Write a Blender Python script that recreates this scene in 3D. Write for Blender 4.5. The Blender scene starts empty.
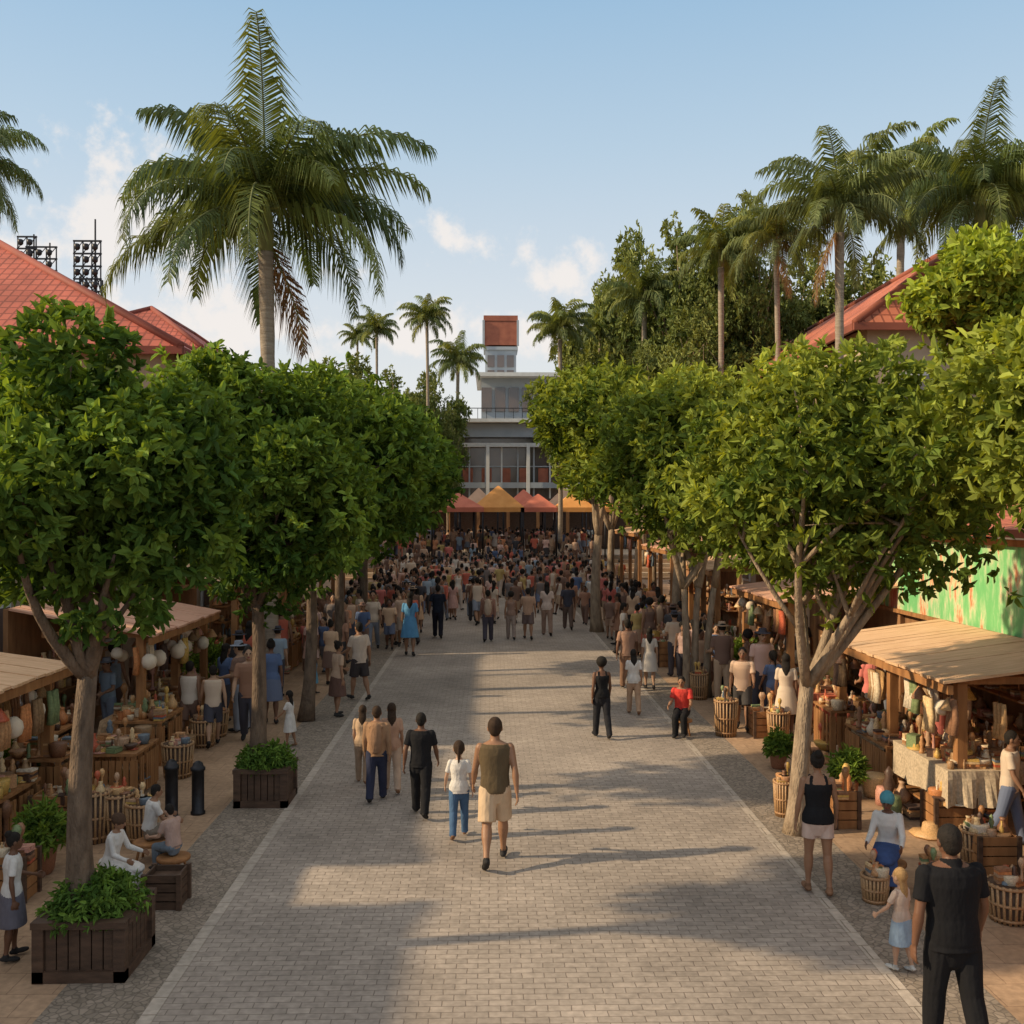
import bpy, math, random
import numpy as np
from mathutils import Vector, Matrix
from mathutils.bvhtree import BVHTree
random.seed(7); rng=np.random.default_rng(7)
scene=bpy.context.scene
COL=scene.collection
H=4.2
def G(px,py):
    Y=1000*H/(py-512.0); return ((px-490)*Y/1000.0, Y)

# ------------------------------------------------------------------ materials
def newmat(name):
    m=bpy.data.materials.new(name); m.use_nodes=True
    nt=m.node_tree; b=nt.nodes['Principled BSDF']
    return m,nt,b
def N(nt,t,**k):
    n=nt.nodes.new(t)
    for a,v in k.items(): setattr(n,a,v)
    return n
def L(nt,a,b): nt.links.new(a,b)
def noisy(name,col,col2=None,scale=5,rough=.8,bump=.2,bscale=40,detail=4,stretch=(1,1,1),dist=.01,metal=0,spec=.3):
    m,nt,b=newmat(name)
    if col2 is None: col2=tuple(c*.6 for c in col)
    tc=N(nt,'ShaderNodeTexCoord'); mp=N(nt,'ShaderNodeMapping'); mp.inputs['Scale'].default_value=stretch
    L(nt,tc.outputs['Object'],mp.inputs['Vector'])
    n=N(nt,'ShaderNodeTexNoise'); n.inputs['Scale'].default_value=scale; n.inputs['Detail'].default_value=detail
    L(nt,mp.outputs[0],n.inputs['Vector'])
    r=N(nt,'ShaderNodeValToRGB'); r.color_ramp.elements[0].position=.3; r.color_ramp.elements[1].position=.7
    r.color_ramp.elements[0].color=(*col2,1); r.color_ramp.elements[1].color=(*col,1)
    L(nt,n.outputs['Fac'],r.inputs[0]); L(nt,r.outputs[0],b.inputs['Base Color'])
    b.inputs['Roughness'].default_value=rough; b.inputs['Metallic'].default_value=metal
    b.inputs['Specular IOR Level'].default_value=spec
    if bump>0:
        n2=N(nt,'ShaderNodeTexNoise'); n2.inputs['Scale'].default_value=bscale; n2.inputs['Detail'].default_value=2
        L(nt,mp.outputs[0],n2.inputs['Vector'])
        bp=N(nt,'ShaderNodeBump'); bp.inputs['Strength'].default_value=bump; bp.inputs['Distance'].default_value=dist
        L(nt,n2.outputs['Fac'],bp.inputs['Height']); L(nt,bp.outputs[0],b.inputs['Normal'])
    return m
def brickmat(name,c1,c2,mort,bw,rh,ms,bump=.5,rough=.8,off=.5,rot=0,big=.35):
    m,nt,b=newmat(name)
    tc=N(nt,'ShaderNodeTexCoord'); mp=N(nt,'ShaderNodeMapping'); mp.inputs['Rotation'].default_value=(0,0,rot)
    L(nt,tc.outputs['Object'],mp.inputs['Vector'])
    nw=N(nt,'ShaderNodeTexNoise'); nw.inputs['Scale'].default_value=9
    L(nt,mp.outputs[0],nw.inputs['Vector'])
    mv=N(nt,'ShaderNodeVectorMath',operation='MULTIPLY_ADD'); mv.inputs[1].default_value=(.018,.018,0)
    L(nt,nw.outputs['Color'],mv.inputs[0]); L(nt,mp.outputs[0],mv.inputs[2])
    br=N(nt,'ShaderNodeTexBrick'); br.offset=off
    br.inputs['Scale'].default_value=1; br.inputs['Brick Width'].default_value=bw; br.inputs['Row Height'].default_value=rh
    br.inputs['Mortar Size'].default_value=ms; br.inputs['Mortar Smooth'].default_value=.5
    br.inputs['Color1'].default_value=(*c1,1); br.inputs['Color2'].default_value=(*c2,1); br.inputs['Mortar'].default_value=(*mort,1)
    L(nt,mv.outputs[0],br.inputs['Vector'])
    n=N(nt,'ShaderNodeTexNoise'); n.inputs['Scale'].default_value=big; n.inputs['Detail'].default_value=7; n.inputs['Roughness'].default_value=.65
    L(nt,tc.outputs['Object'],n.inputs['Vector'])
    r=N(nt,'ShaderNodeMapRange'); r.inputs[1].default_value=.3; r.inputs[2].default_value=.7; r.inputs[3].default_value=.7; r.inputs[4].default_value=1.2
    L(nt,n.outputs['Fac'],r.inputs[0])
    n3=N(nt,'ShaderNodeTexNoise'); n3.inputs['Scale'].default_value=14; n3.inputs['Detail'].default_value=4
    L(nt,tc.outputs['Object'],n3.inputs['Vector'])
    r3=N(nt,'ShaderNodeMapRange'); r3.inputs[1].default_value=.3; r3.inputs[2].default_value=.7; r3.inputs[3].default_value=.82; r3.inputs[4].default_value=1.14
    L(nt,n3.outputs['Fac'],r3.inputs[0])
    mm=N(nt,'ShaderNodeMath',operation='MULTIPLY'); L(nt,r.outputs[0],mm.inputs[0]); L(nt,r3.outputs[0],mm.inputs[1])
    vm=N(nt,'ShaderNodeVectorMath',operation='SCALE'); L(nt,br.outputs['Color'],vm.inputs[0]); L(nt,mm.outputs[0],vm.inputs['Scale'])
    L(nt,vm.outputs[0],b.inputs['Base Color']); b.inputs['Roughness'].default_value=rough; b.inputs['Specular IOR Level'].default_value=.25
    bp=N(nt,'ShaderNodeBump'); bp.inputs['Strength'].default_value=bump; bp.inputs['Distance'].default_value=.01; bp.invert=True
    L(nt,br.outputs['Fac'],bp.inputs['Height'])
    bp2=N(nt,'ShaderNodeBump'); bp2.inputs['Strength'].default_value=.3; bp2.inputs['Distance'].default_value=.005
    L(nt,n3.outputs['Fac'],bp2.inputs['Height']); L(nt,bp.outputs[0],bp2.inputs['Normal'])
    L(nt,bp2.outputs[0],b.inputs['Normal'])
    return m
def cobblemat(name,c1,c2,scale):
    m,nt,b=newmat(name)
    tc=N(nt,'ShaderNodeTexCoord')
    v=N(nt,'ShaderNodeTexVoronoi'); v.inputs['Scale'].default_value=scale; L(nt,tc.outputs['Object'],v.inputs['Vector'])
    v2=N(nt,'ShaderNodeTexVoronoi',feature='DISTANCE_TO_EDGE'); v2.inputs['Scale'].default_value=scale; L(nt,tc.outputs['Object'],v2.inputs['Vector'])
    sp=N(nt,'ShaderNodeSeparateColor'); L(nt,v.outputs['Color'],sp.inputs[0])
    mx=N(nt,'ShaderNodeMix',data_type='RGBA'); mx.inputs[6].default_value=(*c1,1); mx.inputs[7].default_value=(*c2,1); L(nt,sp.outputs[0],mx.inputs[0])
    mr=N(nt,'ShaderNodeMapRange'); mr.inputs[1].default_value=0; mr.inputs[2].default_value=.12; mr.inputs[3].default_value=.5; L(nt,v2.outputs['Distance'],mr.inputs[0])
    vm=N(nt,'ShaderNodeVectorMath',operation='SCALE'); L(nt,mx.outputs[2],vm.inputs[0]); L(nt,mr.outputs[0],vm.inputs['Scale'])
    L(nt,vm.outputs[0],b.inputs['Base Color']); b.inputs['Roughness'].default_value=.85
    bp=N(nt,'ShaderNodeBump'); bp.inputs['Strength'].default_value=.5; bp.inputs['Distance'].default_value=.01
    L(nt,mr.outputs[0],bp.inputs['Height']); L(nt,bp.outputs[0],b.inputs['Normal'])
    return m
def attrmat(name,rough=.6,bump=.2,bscale=60,metal=0,vary=.25):
    m,nt,b=newmat(name)
    a=N(nt,'ShaderNodeAttribute'); a.attribute_name='Col'
    tc=N(nt,'ShaderNodeTexCoord'); n=N(nt,'ShaderNodeTexNoise'); n.inputs['Scale'].default_value=bscale; n.inputs['Detail'].default_value=3
    L(nt,tc.outputs['Object'],n.inputs['Vector'])
    mr=N(nt,'ShaderNodeMapRange'); mr.inputs[1].default_value=.3; mr.inputs[2].default_value=.7; mr.inputs[3].default_value=1-vary; mr.inputs[4].default_value=1+vary
    L(nt,n.outputs['Fac'],mr.inputs[0])
    vm=N(nt,'ShaderNodeVectorMath',operation='SCALE'); L(nt,a.outputs['Color'],vm.inputs[0]); L(nt,mr.outputs[0],vm.inputs['Scale'])
    L(nt,vm.outputs[0],b.inputs['Base Color']); b.inputs['Roughness'].default_value=rough; b.inputs['Metallic'].default_value=metal
    bp=N(nt,'ShaderNodeBump'); bp.inputs['Strength'].default_value=bump; bp.inputs['Distance'].default_value=.005
    L(nt,n.outputs['Fac'],bp.inputs['Height']); L(nt,bp.outputs[0],b.inputs['Normal'])
    return m
def leafmat(name,trans=.35,rough=.6):
    m,nt,b=newmat(name)
    a=N(nt,'ShaderNodeAttribute'); a.attribute_name='Col'
    L(nt,a.outputs['Color'],b.inputs['Base Color']); b.inputs['Roughness'].default_value=rough
    b.inputs['Specular IOR Level'].default_value=.12
    if trans>0:
        t=N(nt,'ShaderNodeBsdfTranslucent')
        vm=N(nt,'ShaderNodeVectorMath',operation='MULTIPLY'); vm.inputs[1].default_value=(1.6,1.4,.45); L(nt,a.outputs['Color'],vm.inputs[0]); L(nt,vm.outputs[0],t.inputs['Color'])
        mx=N(nt,'ShaderNodeMixShader'); mx.inputs[0].default_value=trans
        L(nt,b.outputs[0],mx.inputs[1]); L(nt,t.outputs[0],mx.inputs[2]); L(nt,mx.outputs[0],nt.nodes['Material Output'].inputs[0])
    return m
def cloth(name,col,sc=9):
    return noisy(name,col,tuple(c*.8 for c in col),scale=6,rough=.9,bump=.5,bscale=sc,stretch=(1.6,1.6,.8),dist=.03,spec=.12)
def randcloth(name,cols,rough=.9):
    m,nt,b=newmat(name)
    o=N(nt,'ShaderNodeObjectInfo')
    mu=N(nt,'ShaderNodeMath',operation='MULTIPLY'); mu.inputs[1].default_value=random.uniform(7,31); L(nt,o.outputs['Random'],mu.inputs[0])
    fr=N(nt,'ShaderNodeMath',operation='FRACT'); L(nt,mu.outputs[0],fr.inputs[0])
    r=N(nt,'ShaderNodeValToRGB'); cr=r.color_ramp; cr.interpolation='CONSTANT'
    n=len(cols)
    cr.elements[0].position=0; cr.elements[0].color=(*cols[0],1)
    cr.elements[1].position=1/n; cr.elements[1].color=(*cols[1],1)
    for i in range(2,n):
        e=cr.elements.new(i/n); e.color=(*cols[i],1)
    L(nt,fr.outputs[0],r.inputs[0]); L(nt,r.outputs[0],b.inputs['Base Color']); b.inputs['Roughness'].default_value=rough
    return m

M={}
M['road']=brickmat('street_paving',(.42,.355,.3),(.34,.288,.243),(.22,.18,.148),.2,.1,.006,bump=.4)
M['side']=brickmat('sidewalk_paving',(.46,.31,.2),(.39,.26,.165),(.28,.18,.115),.4,.4,.006,bump=.2,big=.7)
M['cob']=cobblemat('cobble_band',(.35,.285,.225),(.24,.195,.15),14)
M['edge']=brickmat('edge_stone',(.5,.43,.36),(.44,.38,.32),(.23,.19,.15),.6,.3,.008,bump=.3)
M['ground']=noisy('ground_soil',(.3,.24,.17),(.22,.18,.12),scale=.5)
M['wood']=noisy('warm_wood',(.44,.215,.085),(.25,.115,.045),scale=3,stretch=(3,3,.6),rough=.65,bump=.3)
M['wood_l']=noisy('roof_boards',(.82,.54,.33),(.62,.38,.21),scale=4,stretch=(.6,5,3),rough=.7,bump=.3)
M['wood_d']=noisy('dark_wood',(.12,.07,.045),(.06,.036,.024),scale=5,stretch=(1,1,4),rough=.6,bump=.4)
M['wall_d']=noisy('dark_wood_wall',(.36,.19,.09),(.2,.105,.05),scale=2,stretch=(3,3,1))  # dark brown wood of the stall backs and the right-hand hall
M['soil']=noisy('planter_soil',(.05,.035,.02))
M['bark']=noisy('ficus_bark',(.42,.32,.22),(.22,.16,.11),scale=6,stretch=(2,2,.7),bump=.8,bscale=22,dist=.03)
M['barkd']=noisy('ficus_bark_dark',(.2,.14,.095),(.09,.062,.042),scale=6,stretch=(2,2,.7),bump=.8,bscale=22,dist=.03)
M['bark2']=noisy('palm_bark',(.38,.32,.25),(.24,.19,.14),scale=5,stretch=(.5,.5,5),bump=.6,bscale=10,dist=.03)
M['shaft']=noisy('palm_crownshaft',(.24,.26,.1),(.15,.17,.07),scale=3)
M['leaf']=leafmat('leaves',.3); M['leaf_far']=leafmat('distant_leaves',.2); M['palm']=leafmat('palm_fronds',.3,.5)
M['goods']=attrmat('market_goods',.5)
M['fabric']=attrmat('textiles',.9,.3,30)
M['plaster']=noisy('tan_plaster',(.5,.4,.29),(.4,.31,.22),scale=1.5)
M['grey']=noisy('grey_panel',(.42,.46,.5),(.34,.38,.42),scale=1,bump=.05)
M['white']=noisy('white_paint',(.72,.72,.7),(.6,.6,.58),scale=2,bump=.05)
M['metal']=noisy('dark_metal',(.05,.05,.055),(.03,.03,.033),scale=8,rough=.45,metal=.6,bump=.1)
M['brick']=noisy('brick_panel',(.42,.15,.09),(.3,.1,.065),scale=2)
M['lamp']=noisy('paper_lantern',(.82,.72,.58),(.7,.58,.44),scale=4,bump=.1)
def tile(name,c1,c2):
    m,nt,b=newmat(name)
    tc=N(nt,'ShaderNodeTexCoord')
    w=N(nt,'ShaderNodeTexBrick'); w.inputs['Scale'].default_value=1; w.inputs['Brick Width'].default_value=.3; w.inputs['Row Height'].default_value=.42; w.inputs['Mortar Size'].default_value=.03
    w.offset=0; w.inputs['Color1'].default_value=(*c1,1); w.inputs['Color2'].default_value=(*c2,1); w.inputs['Mortar'].default_value=tuple(x*.6 for x in c2)+(1,)
    L(nt,tc.outputs['UV'],w.inputs['Vector'])
    n=N(nt,'ShaderNodeTexNoise'); n.inputs['Scale'].default_value=.6; n.inputs['Detail'].default_value=6; L(nt,tc.outputs['Object'],n.inputs['Vector'])
    mr=N(nt,'ShaderNodeMapRange'); mr.inputs[1].default_value=.3; mr.inputs[2].default_value=.7; mr.inputs[3].default_value=.68; mr.inputs[4].default_value=1.2; L(nt,n.outputs['Fac'],mr.inputs[0])
    vm=N(nt,'ShaderNodeVectorMath',operation='SCALE'); L(nt,w.outputs['Color'],vm.inputs[0]); L(nt,mr.outputs[0],vm.inputs['Scale'])
    L(nt,vm.outputs[0],b.inputs['Base Color']); b.inputs['Roughness'].default_value=.75
    bp=N(nt,'ShaderNodeBump'); bp.invert=True; bp.inputs['Distance'].default_value=.04; L(nt,w.outputs['Fac'],bp.inputs['Height']); L(nt,bp.outputs[0],b.inputs['Normal'])
    return m
M['tile']=tile('red_roof_tiles',(.5,.13,.085),(.42,.1,.065))
M['tile2']=tile('terracotta_roof_tiles',(.58,.19,.105),(.48,.135,.075))
def glass():
    m,nt,b=newmat('window_glass')
    b.inputs['Roughness'].default_value=.12; b.inputs['Specular IOR Level'].default_value=.8
    n=N(nt,'ShaderNodeTexNoise'); n.inputs['Scale'].default_value=.7; tc=N(nt,'ShaderNodeTexCoord'); L(nt,tc.outputs['Object'],n.inputs['Vector'])
    r=N(nt,'ShaderNodeValToRGB'); r.color_ramp.elements[0].color=(.05,.07,.09,1); r.color_ramp.elements[1].color=(.2,.13,.1,1); L(nt,n.outputs['Fac'],r.inputs[0]); L(nt,r.outputs[0],b.inputs['Base Color'])
    return m
M['glass']=glass()
def mural():
    m,nt,b=newmat('green_painted_mural')
    tc=N(nt,'ShaderNodeTexCoord'); mp=N(nt,'ShaderNodeMapping'); mp.inputs['Scale'].default_value=(1,2.8,.75); mp.inputs['Location'].default_value=(0,.7,.4); L(nt,tc.outputs['Object'],mp.inputs['Vector'])
    n=N(nt,'ShaderNodeTexNoise'); n.inputs['Scale'].default_value=1.0; n.inputs['Detail'].default_value=9; n.inputs['Roughness'].default_value=.7; L(nt,mp.outputs[0],n.inputs['Vector'])
    r=N(nt,'ShaderNodeValToRGB'); cr=r.color_ramp
    cr.elements[0].position=.0; cr.elements[0].color=(.08,.36,.12,1)
    cr.elements[1].position=.44; cr.elements[1].color=(.18,.52,.2,1)
    for p,c in ((.51,(.36,.6,.3)),(.55,(.66,.62,.4)),(.585,(.66,.3,.14)),(.66,(.5,.1,.07))):
        e=cr.elements.new(p); e.color=(*c,1)
    L(nt,n.outputs['Fac'],r.inputs[0]); L(nt,r.outputs[0],b.inputs['Base Color']); b.inputs['Roughness'].default_value=.6
    return m
M['mural']=mural()

# ------------------------------------------------------------------ mesh builder
class MB:
    def __init__(s): s.v=[]; s.f=[]; s.m=[]; s.c=[]; s.sm=[]; s.n=0; s.mats=[]
    def mi(s,mat):
        if mat not in s.mats: s.mats.append(mat)
        return s.mats.index(mat)
    def add(s,verts,faces,mat,col=(1,1,1),smooth=False):
        i=s.mi(mat); o=s.n
        s.v.extend([tuple(v) for v in verts]); s.n+=len(verts)
        s.c.extend([col]*len(verts))
        for f in faces: s.f.append(tuple(a+o for a in f)); s.m.append(i); s.sm.append(smooth)
    def box(s,c,d,mat,col=(1,1,1),rz=0,bev=0):
        x,y,z=d[0]/2,d[1]/2,d[2]/2
        pts=[(-x,-y,-z),(x,-y,-z),(x,y,-z),(-x,y,-z),(-x,-y,z),(x,-y,z),(x,y,z),(-x,y,z)]
        ca,sa=math.cos(rz),math.sin(rz)
        pts=[(c[0]+p[0]*ca-p[1]*sa,c[1]+p[0]*sa+p[1]*ca,c[2]+p[2]) for p in pts]
        s.add(pts,[(0,3,2,1),(4,5,6,7),(0,1,5,4),(1,2,6,5),(2,3,7,6),(3,0,4,7)],mat,col)
    def lathe(s,c,prof,mat,col=(1,1,1),n=10,sx=1,sy=1,closed=True):
        vs=[];fs=[]
        for (r,z) in prof:
            for k in range(n):
                a=2*math.pi*k/n; vs.append((c[0]+r*sx*math.cos(a),c[1]+r*sy*math.sin(a),c[2]+z))
        for i in range(len(prof)-1):
            for k in range(n):
                k2=(k+1)%n; fs.append((i*n+k,i*n+k2,(i+1)*n+k2,(i+1)*n+k))
        if closed:
            fs.append(tuple(range(n))[::-1]); fs.append(tuple((len(prof)-1)*n+k for k in range(n)))
        s.add(vs,fs,mat,col,True)
    def tube(s,pts,rad,mat,col=(1,1,1),n=8):
        pts=[Vector(p) for p in pts]; vs=[];fs=[]
        for i,p in enumerate(pts):
            d=(pts[min(i+1,len(pts)-1)]-pts[max(i-1,0)]).normalized()
            ref=Vector((1,0,0)) if abs(d.x)<.8 else Vector((0,1,0))
            u=(ref-d*ref.dot(d)).normalized(); w=d.cross(u); r=rad[i]
            for k in range(n):
                a=2*math.pi*k/n; vs.append(p+u*(r*math.cos(a))+w*(r*math.sin(a)))
        for i in range(len(pts)-1):
            for k in range(n):
                k2=(k+1)%n; fs.append((i*n+k,i*n+k2,(i+1)*n+k2,(i+1)*n+k))
        fs.append(tuple(range(n))[::-1]); fs.append(tuple((len(pts)-1)*n+k for k in range(n)))
        s.add(vs,fs,mat,col,True)
    def obj(s,name,parent=None,loc=(0,0,0),uv=None):
        me=bpy.data.meshes.new(name); me.from_pydata(s.v,[],s.f)
        for m in s.mats: me.materials.append(m)
        me.polygons.foreach_set('material_index',s.m); me.polygons.foreach_set('use_smooth',s.sm)
        a=me.attributes.new('Col','FLOAT_COLOR','POINT')
        c=np.ones((len(s.v),4),dtype=np.float32); c[:,:3]=np.array(s.c,dtype=np.float32).reshape(-1,3); a.data.foreach_set('color',c.ravel())
        me.update()
        o=bpy.data.objects.new(name,me); COL.objects.link(o); o.location=loc
        if parent: o.parent=parent
        return o
def empty(name,loc=(0,0,0)):
    e=bpy.data.objects.new(name,None); COL.objects.link(e); e.location=loc; e.empty_display_size=.2; return e

# ------------------------------------------------------------------ world + sun + camera
w=bpy.data.worlds.new("World"); scene.world=w; w.use_nodes=True
nt=w.node_tree; bg=nt.nodes['Background']
SD=Vector((-1,-.14,.54)).normalized()
el=math.asin(SD.z); rot=math.atan2(SD.x,SD.y)
sky=N(nt,'ShaderNodeTexSky'); sky.sky_type='NISHITA'; sky.sun_disc=False; sky.sun_elevation=el; sky.sun_rotation=rot%(2*math.pi)
sky.air_density=1.0; sky.dust_density=1.2; sky.ozone_density=1.5
tc=N(nt,'ShaderNodeTexCoord')
nz=N(nt,'ShaderNodeTexNoise'); nz.inputs['Scale'].default_value=19; nz.inputs['Detail'].default_value=8; nz.inputs['Roughness'].default_value=.6
L(nt,tc.outputs['Generated'],nz.inputs['Vector'])
def dirpx(px,py):
    return Vector(((px-490)/1000,1,(512-py)/1000)).normalized()
prev=None
for (px,py,rx,rz) in ((463,240,.048,.03),(562,264,.055,.045),(135,215,.1,.075),(215,325,.16,.07),(90,330,.27,.1),(430,335,.3,.03),(1500,260,.25,.09)):
    d=dirpx(px,py)
    s1=N(nt,'ShaderNodeVectorMath',operation='SUBTRACT'); s1.inputs[1].default_value=d; L(nt,tc.outputs['Generated'],s1.inputs[0])
    s2=N(nt,'ShaderNodeVectorMath',operation='MULTIPLY'); s2.inputs[1].default_value=(1/rx,1/rx,1/rz); L(nt,s1.outputs[0],s2.inputs[0])
    ln=N(nt,'ShaderNodeVectorMath',operation='LENGTH'); L(nt,s2.outputs[0],ln.inputs[0])
    iv=N(nt,'ShaderNodeMath',operation='SUBTRACT'); iv.inputs[0].default_value=1; L(nt,ln.outputs['Value'],iv.inputs[1])
    if prev is None: prev=iv.outputs[0]
    else:
        mxn=N(nt,'ShaderNodeMath',operation='MAXIMUM'); L(nt,prev,mxn.inputs[0]); L(nt,iv.outputs[0],mxn.inputs[1]); prev=mxn.outputs[0]
ma=N(nt,'ShaderNodeMath',operation='MULTIPLY_ADD'); ma.inputs[1].default_value=4.2; ma.inputs[2].default_value=-2.2; L(nt,nz.outputs['Fac'],ma.inputs[0])
ad=N(nt,'ShaderNodeMath',operation='ADD'); L(nt,ma.outputs[0],ad.inputs[0]); L(nt,prev,ad.inputs[1])
mr=N(nt,'ShaderNodeMapRange'); mr.interpolation_type='SMOOTHSTEP'; mr.inputs[1].default_value=0; mr.inputs[2].default_value=.8; mr.inputs[4].default_value=.85; L(nt,ad.outputs[0],mr.inputs[0])
sx=N(nt,'ShaderNodeSeparateXYZ'); L(nt,tc.outputs['Generated'],sx.inputs[0])
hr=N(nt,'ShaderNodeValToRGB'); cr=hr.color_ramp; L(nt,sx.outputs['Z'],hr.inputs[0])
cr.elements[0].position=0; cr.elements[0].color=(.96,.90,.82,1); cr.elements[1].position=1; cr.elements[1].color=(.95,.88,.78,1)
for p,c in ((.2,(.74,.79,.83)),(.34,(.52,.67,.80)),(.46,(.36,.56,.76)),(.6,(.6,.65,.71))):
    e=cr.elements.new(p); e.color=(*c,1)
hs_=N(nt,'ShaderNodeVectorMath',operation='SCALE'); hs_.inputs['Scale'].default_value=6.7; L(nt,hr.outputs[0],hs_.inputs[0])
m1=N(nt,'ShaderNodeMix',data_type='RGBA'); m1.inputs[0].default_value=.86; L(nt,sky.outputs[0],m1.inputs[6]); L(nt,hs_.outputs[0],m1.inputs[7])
m2=N(nt,'ShaderNodeMix',data_type='RGBA'); m2.inputs[7].default_value=(6.2,5.8,5.5,1); L(nt,mr.outputs[0],m2.inputs[0]); L(nt,m1.outputs[2],m2.inputs[6])
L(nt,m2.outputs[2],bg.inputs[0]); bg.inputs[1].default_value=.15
sl=bpy.data.lights.new('sun','SUN'); sl.energy=4.8; sl.angle=math.radians(1.2); sl.color=(1,.78,.5)
so=bpy.data.objects.new('sun',sl); COL.objects.link(so); so.rotation_euler=SD.to_track_quat('Z','Y').to_euler(); so.location=(-20,-5,30)
cd=bpy.data.cameras.new('camera'); cam=bpy.data.objects.new('camera',cd); COL.objects.link(cam); scene.camera=cam
cam.location=(0,0,H); cam.rotation_euler=(math.radians(90),0,math.radians(-1.26)); cd.lens=35.16; cd.sensor_width=36; cd.clip_end=2000
scene.view_settings.view_transform='Standard'
try: scene.view_settings.look='None'
except: pass
scene.view_settings.exposure=0

# ------------------------------------------------------------------ ground
def sheet(name,x0,x1,y0,y1,z,mat):
    b=MB(); b.add([(x0,y0,z),(x1,y0,z),(x1,y1,z),(x0,y1,z)],[(0,1,2,3)],mat); return b.obj(name)
sheet('ground',-700,700,-100,1300,0,M['ground'])
sheet('sidewalk',-14,-2.0,-6,62,.004,M['side']); sheet('sidewalk',2.6,16,-6,62,.004,M['side'])
sheet('cobble_band',-3.75,-2.9,-6,62,.008,M['cob']); sheet('cobble_band',3.66,4.35,-6,62,.008,M['cob'])
sheet('street',-2.78,3.55,-6,62,.008,M['road'])
sheet('edge_stones',-2.9,-2.78,-6,62,.012,M['edge']); sheet('edge_stones',3.55,3.66,-6,62,.012,M['edge'])
b=MB()
for i in range(6):
    b.box((0.5,62+i*.9+20,.12+i*.24-.12),(40,40,.24),M['plaster'] if i%2 else M['side'])
b.obj('stepped_terrace')

# ------------------------------------------------------------------ foliage
def leafmesh(C,D,k,Ls,ws,cols,spread=1.0,fold=.25,droop=.0):
    n=len(C)
    C=np.repeat(C,k,0); D=np.repeat(D,k,0); cols=np.repeat(cols,k,0); m=len(C)
    R=rng.normal(size=(m,3)); d=D*(.55)+R*spread*.6; d[:,2]-=droop; d/=np.linalg.norm(d,axis=1,keepdims=True)
    nrm=D+rng.normal(size=(m,3))*.45; nrm[:,2]+=.35
    side=np.cross(d,nrm); side/=np.linalg.norm(side,axis=1,keepdims=True)+1e-6
    up=np.cross(side,d)
    Lh=Ls*rng.uniform(.55,1.3,(m,1)); W=ws*rng.uniform(.7,1.25,(m,1))
    C=C+rng.normal(size=(m,3))*Ls*.15
    b0=C; tip=C+d*Lh-up*Lh*.12
    l1=C+d*Lh*.3+side*W*.5+up*W*fold; l2=C+d*Lh*.7+side*W*.4+up*W*fold*.6
    r1=C+d*Lh*.3-side*W*.5+up*W*fold; r2=C+d*Lh*.7-side*W*.4+up*W*fold*.6
    V=np.stack([b0,l1,l2,tip,r2,r1],1).reshape(-1,3)
    base=(np.arange(m)*6)[:,None]
    F=np.concatenate([base+np.array([[0,3,2,1]]),base+np.array([[0,5,4,3]])],0)
    cc=cols*rng.uniform(.6,1.4,(m,1)); 
    return V,F,np.repeat(cc,6,0)
def np_mesh(name,parts,tb=None,parent=None):
    Vs=[];Cs=[];Ms=[];mats=[];o=0;sm=[]
    loops=[];tot=[]
    if tb is not None:
        mats=list(tb.mats); Vs.append(np.array(tb.v)); Cs.append(np.array(tb.c).reshape(-1,3)); o=len(tb.v)
        for f,mi in zip(tb.f,tb.m):
            tot.append(len(f)); loops.append(np.array(f)); Ms.append(np.array([mi]))
        tot=[np.array(tot)]; sm.append(np.array(tb.sm))
    for V,F,C,mat in parts:
        if mat not in mats: mats.append(mat)
        Vs.append(V); Cs.append(C); loops.append((F+o).ravel()); tot.append(np.full(len(F),F.shape[1])); Ms.append(np.full(len(F),mats.index(mat))); sm.append(np.zeros(len(F),bool)); o+=len(V)
    V=np.concatenate(Vs).astype(np.float32); C=np.concatenate(Cs); LP=np.concatenate(loops).astype(np.int32); T=np.concatenate(tot).astype(np.int32); S=np.concatenate([[0],np.cumsum(T)[:-1]]).astype(np.int32)
    me=bpy.data.meshes.new(name); me.vertices.add(len(V)); me.vertices.foreach_set('co',V.ravel()); me.loops.add(len(LP)); me.loops.foreach_set('vertex_index',LP)
    me.polygons.add(len(T)); me.polygons.foreach_set('loop_start',S); me.polygons.foreach_set('loop_total',T)
    for m in mats: me.materials.append(m)
    me.polygons.foreach_set('material_index',np.concatenate(Ms).astype(np.int32)); me.polygons.foreach_set('use_smooth',np.concatenate(sm))
    me.update(calc_edges=True)
    a=me.attributes.new('Col','FLOAT_COLOR','POINT'); c=np.ones((len(V),4),np.float32); c[:,:3]=C; a.data.foreach_set('color',c.ravel())
    ob=bpy.data.objects.new(name,me); COL.objects.link(ob)
    if parent: ob.parent=parent
    return ob
def curvepts(p0,p1,n=7,bow=.1,up=.1):
    p0=np.array(p0,float);p1=np.array(p1,float); d=np.linalg.norm(p1-p0); off=rng.normal(size=3)*bow*d; off[2]+=up*d
    return [tuple(p0*(1-t)+p1*t+off*4*t*(1-t)*.5) for t in np.linspace(0,1,n)]
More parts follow.
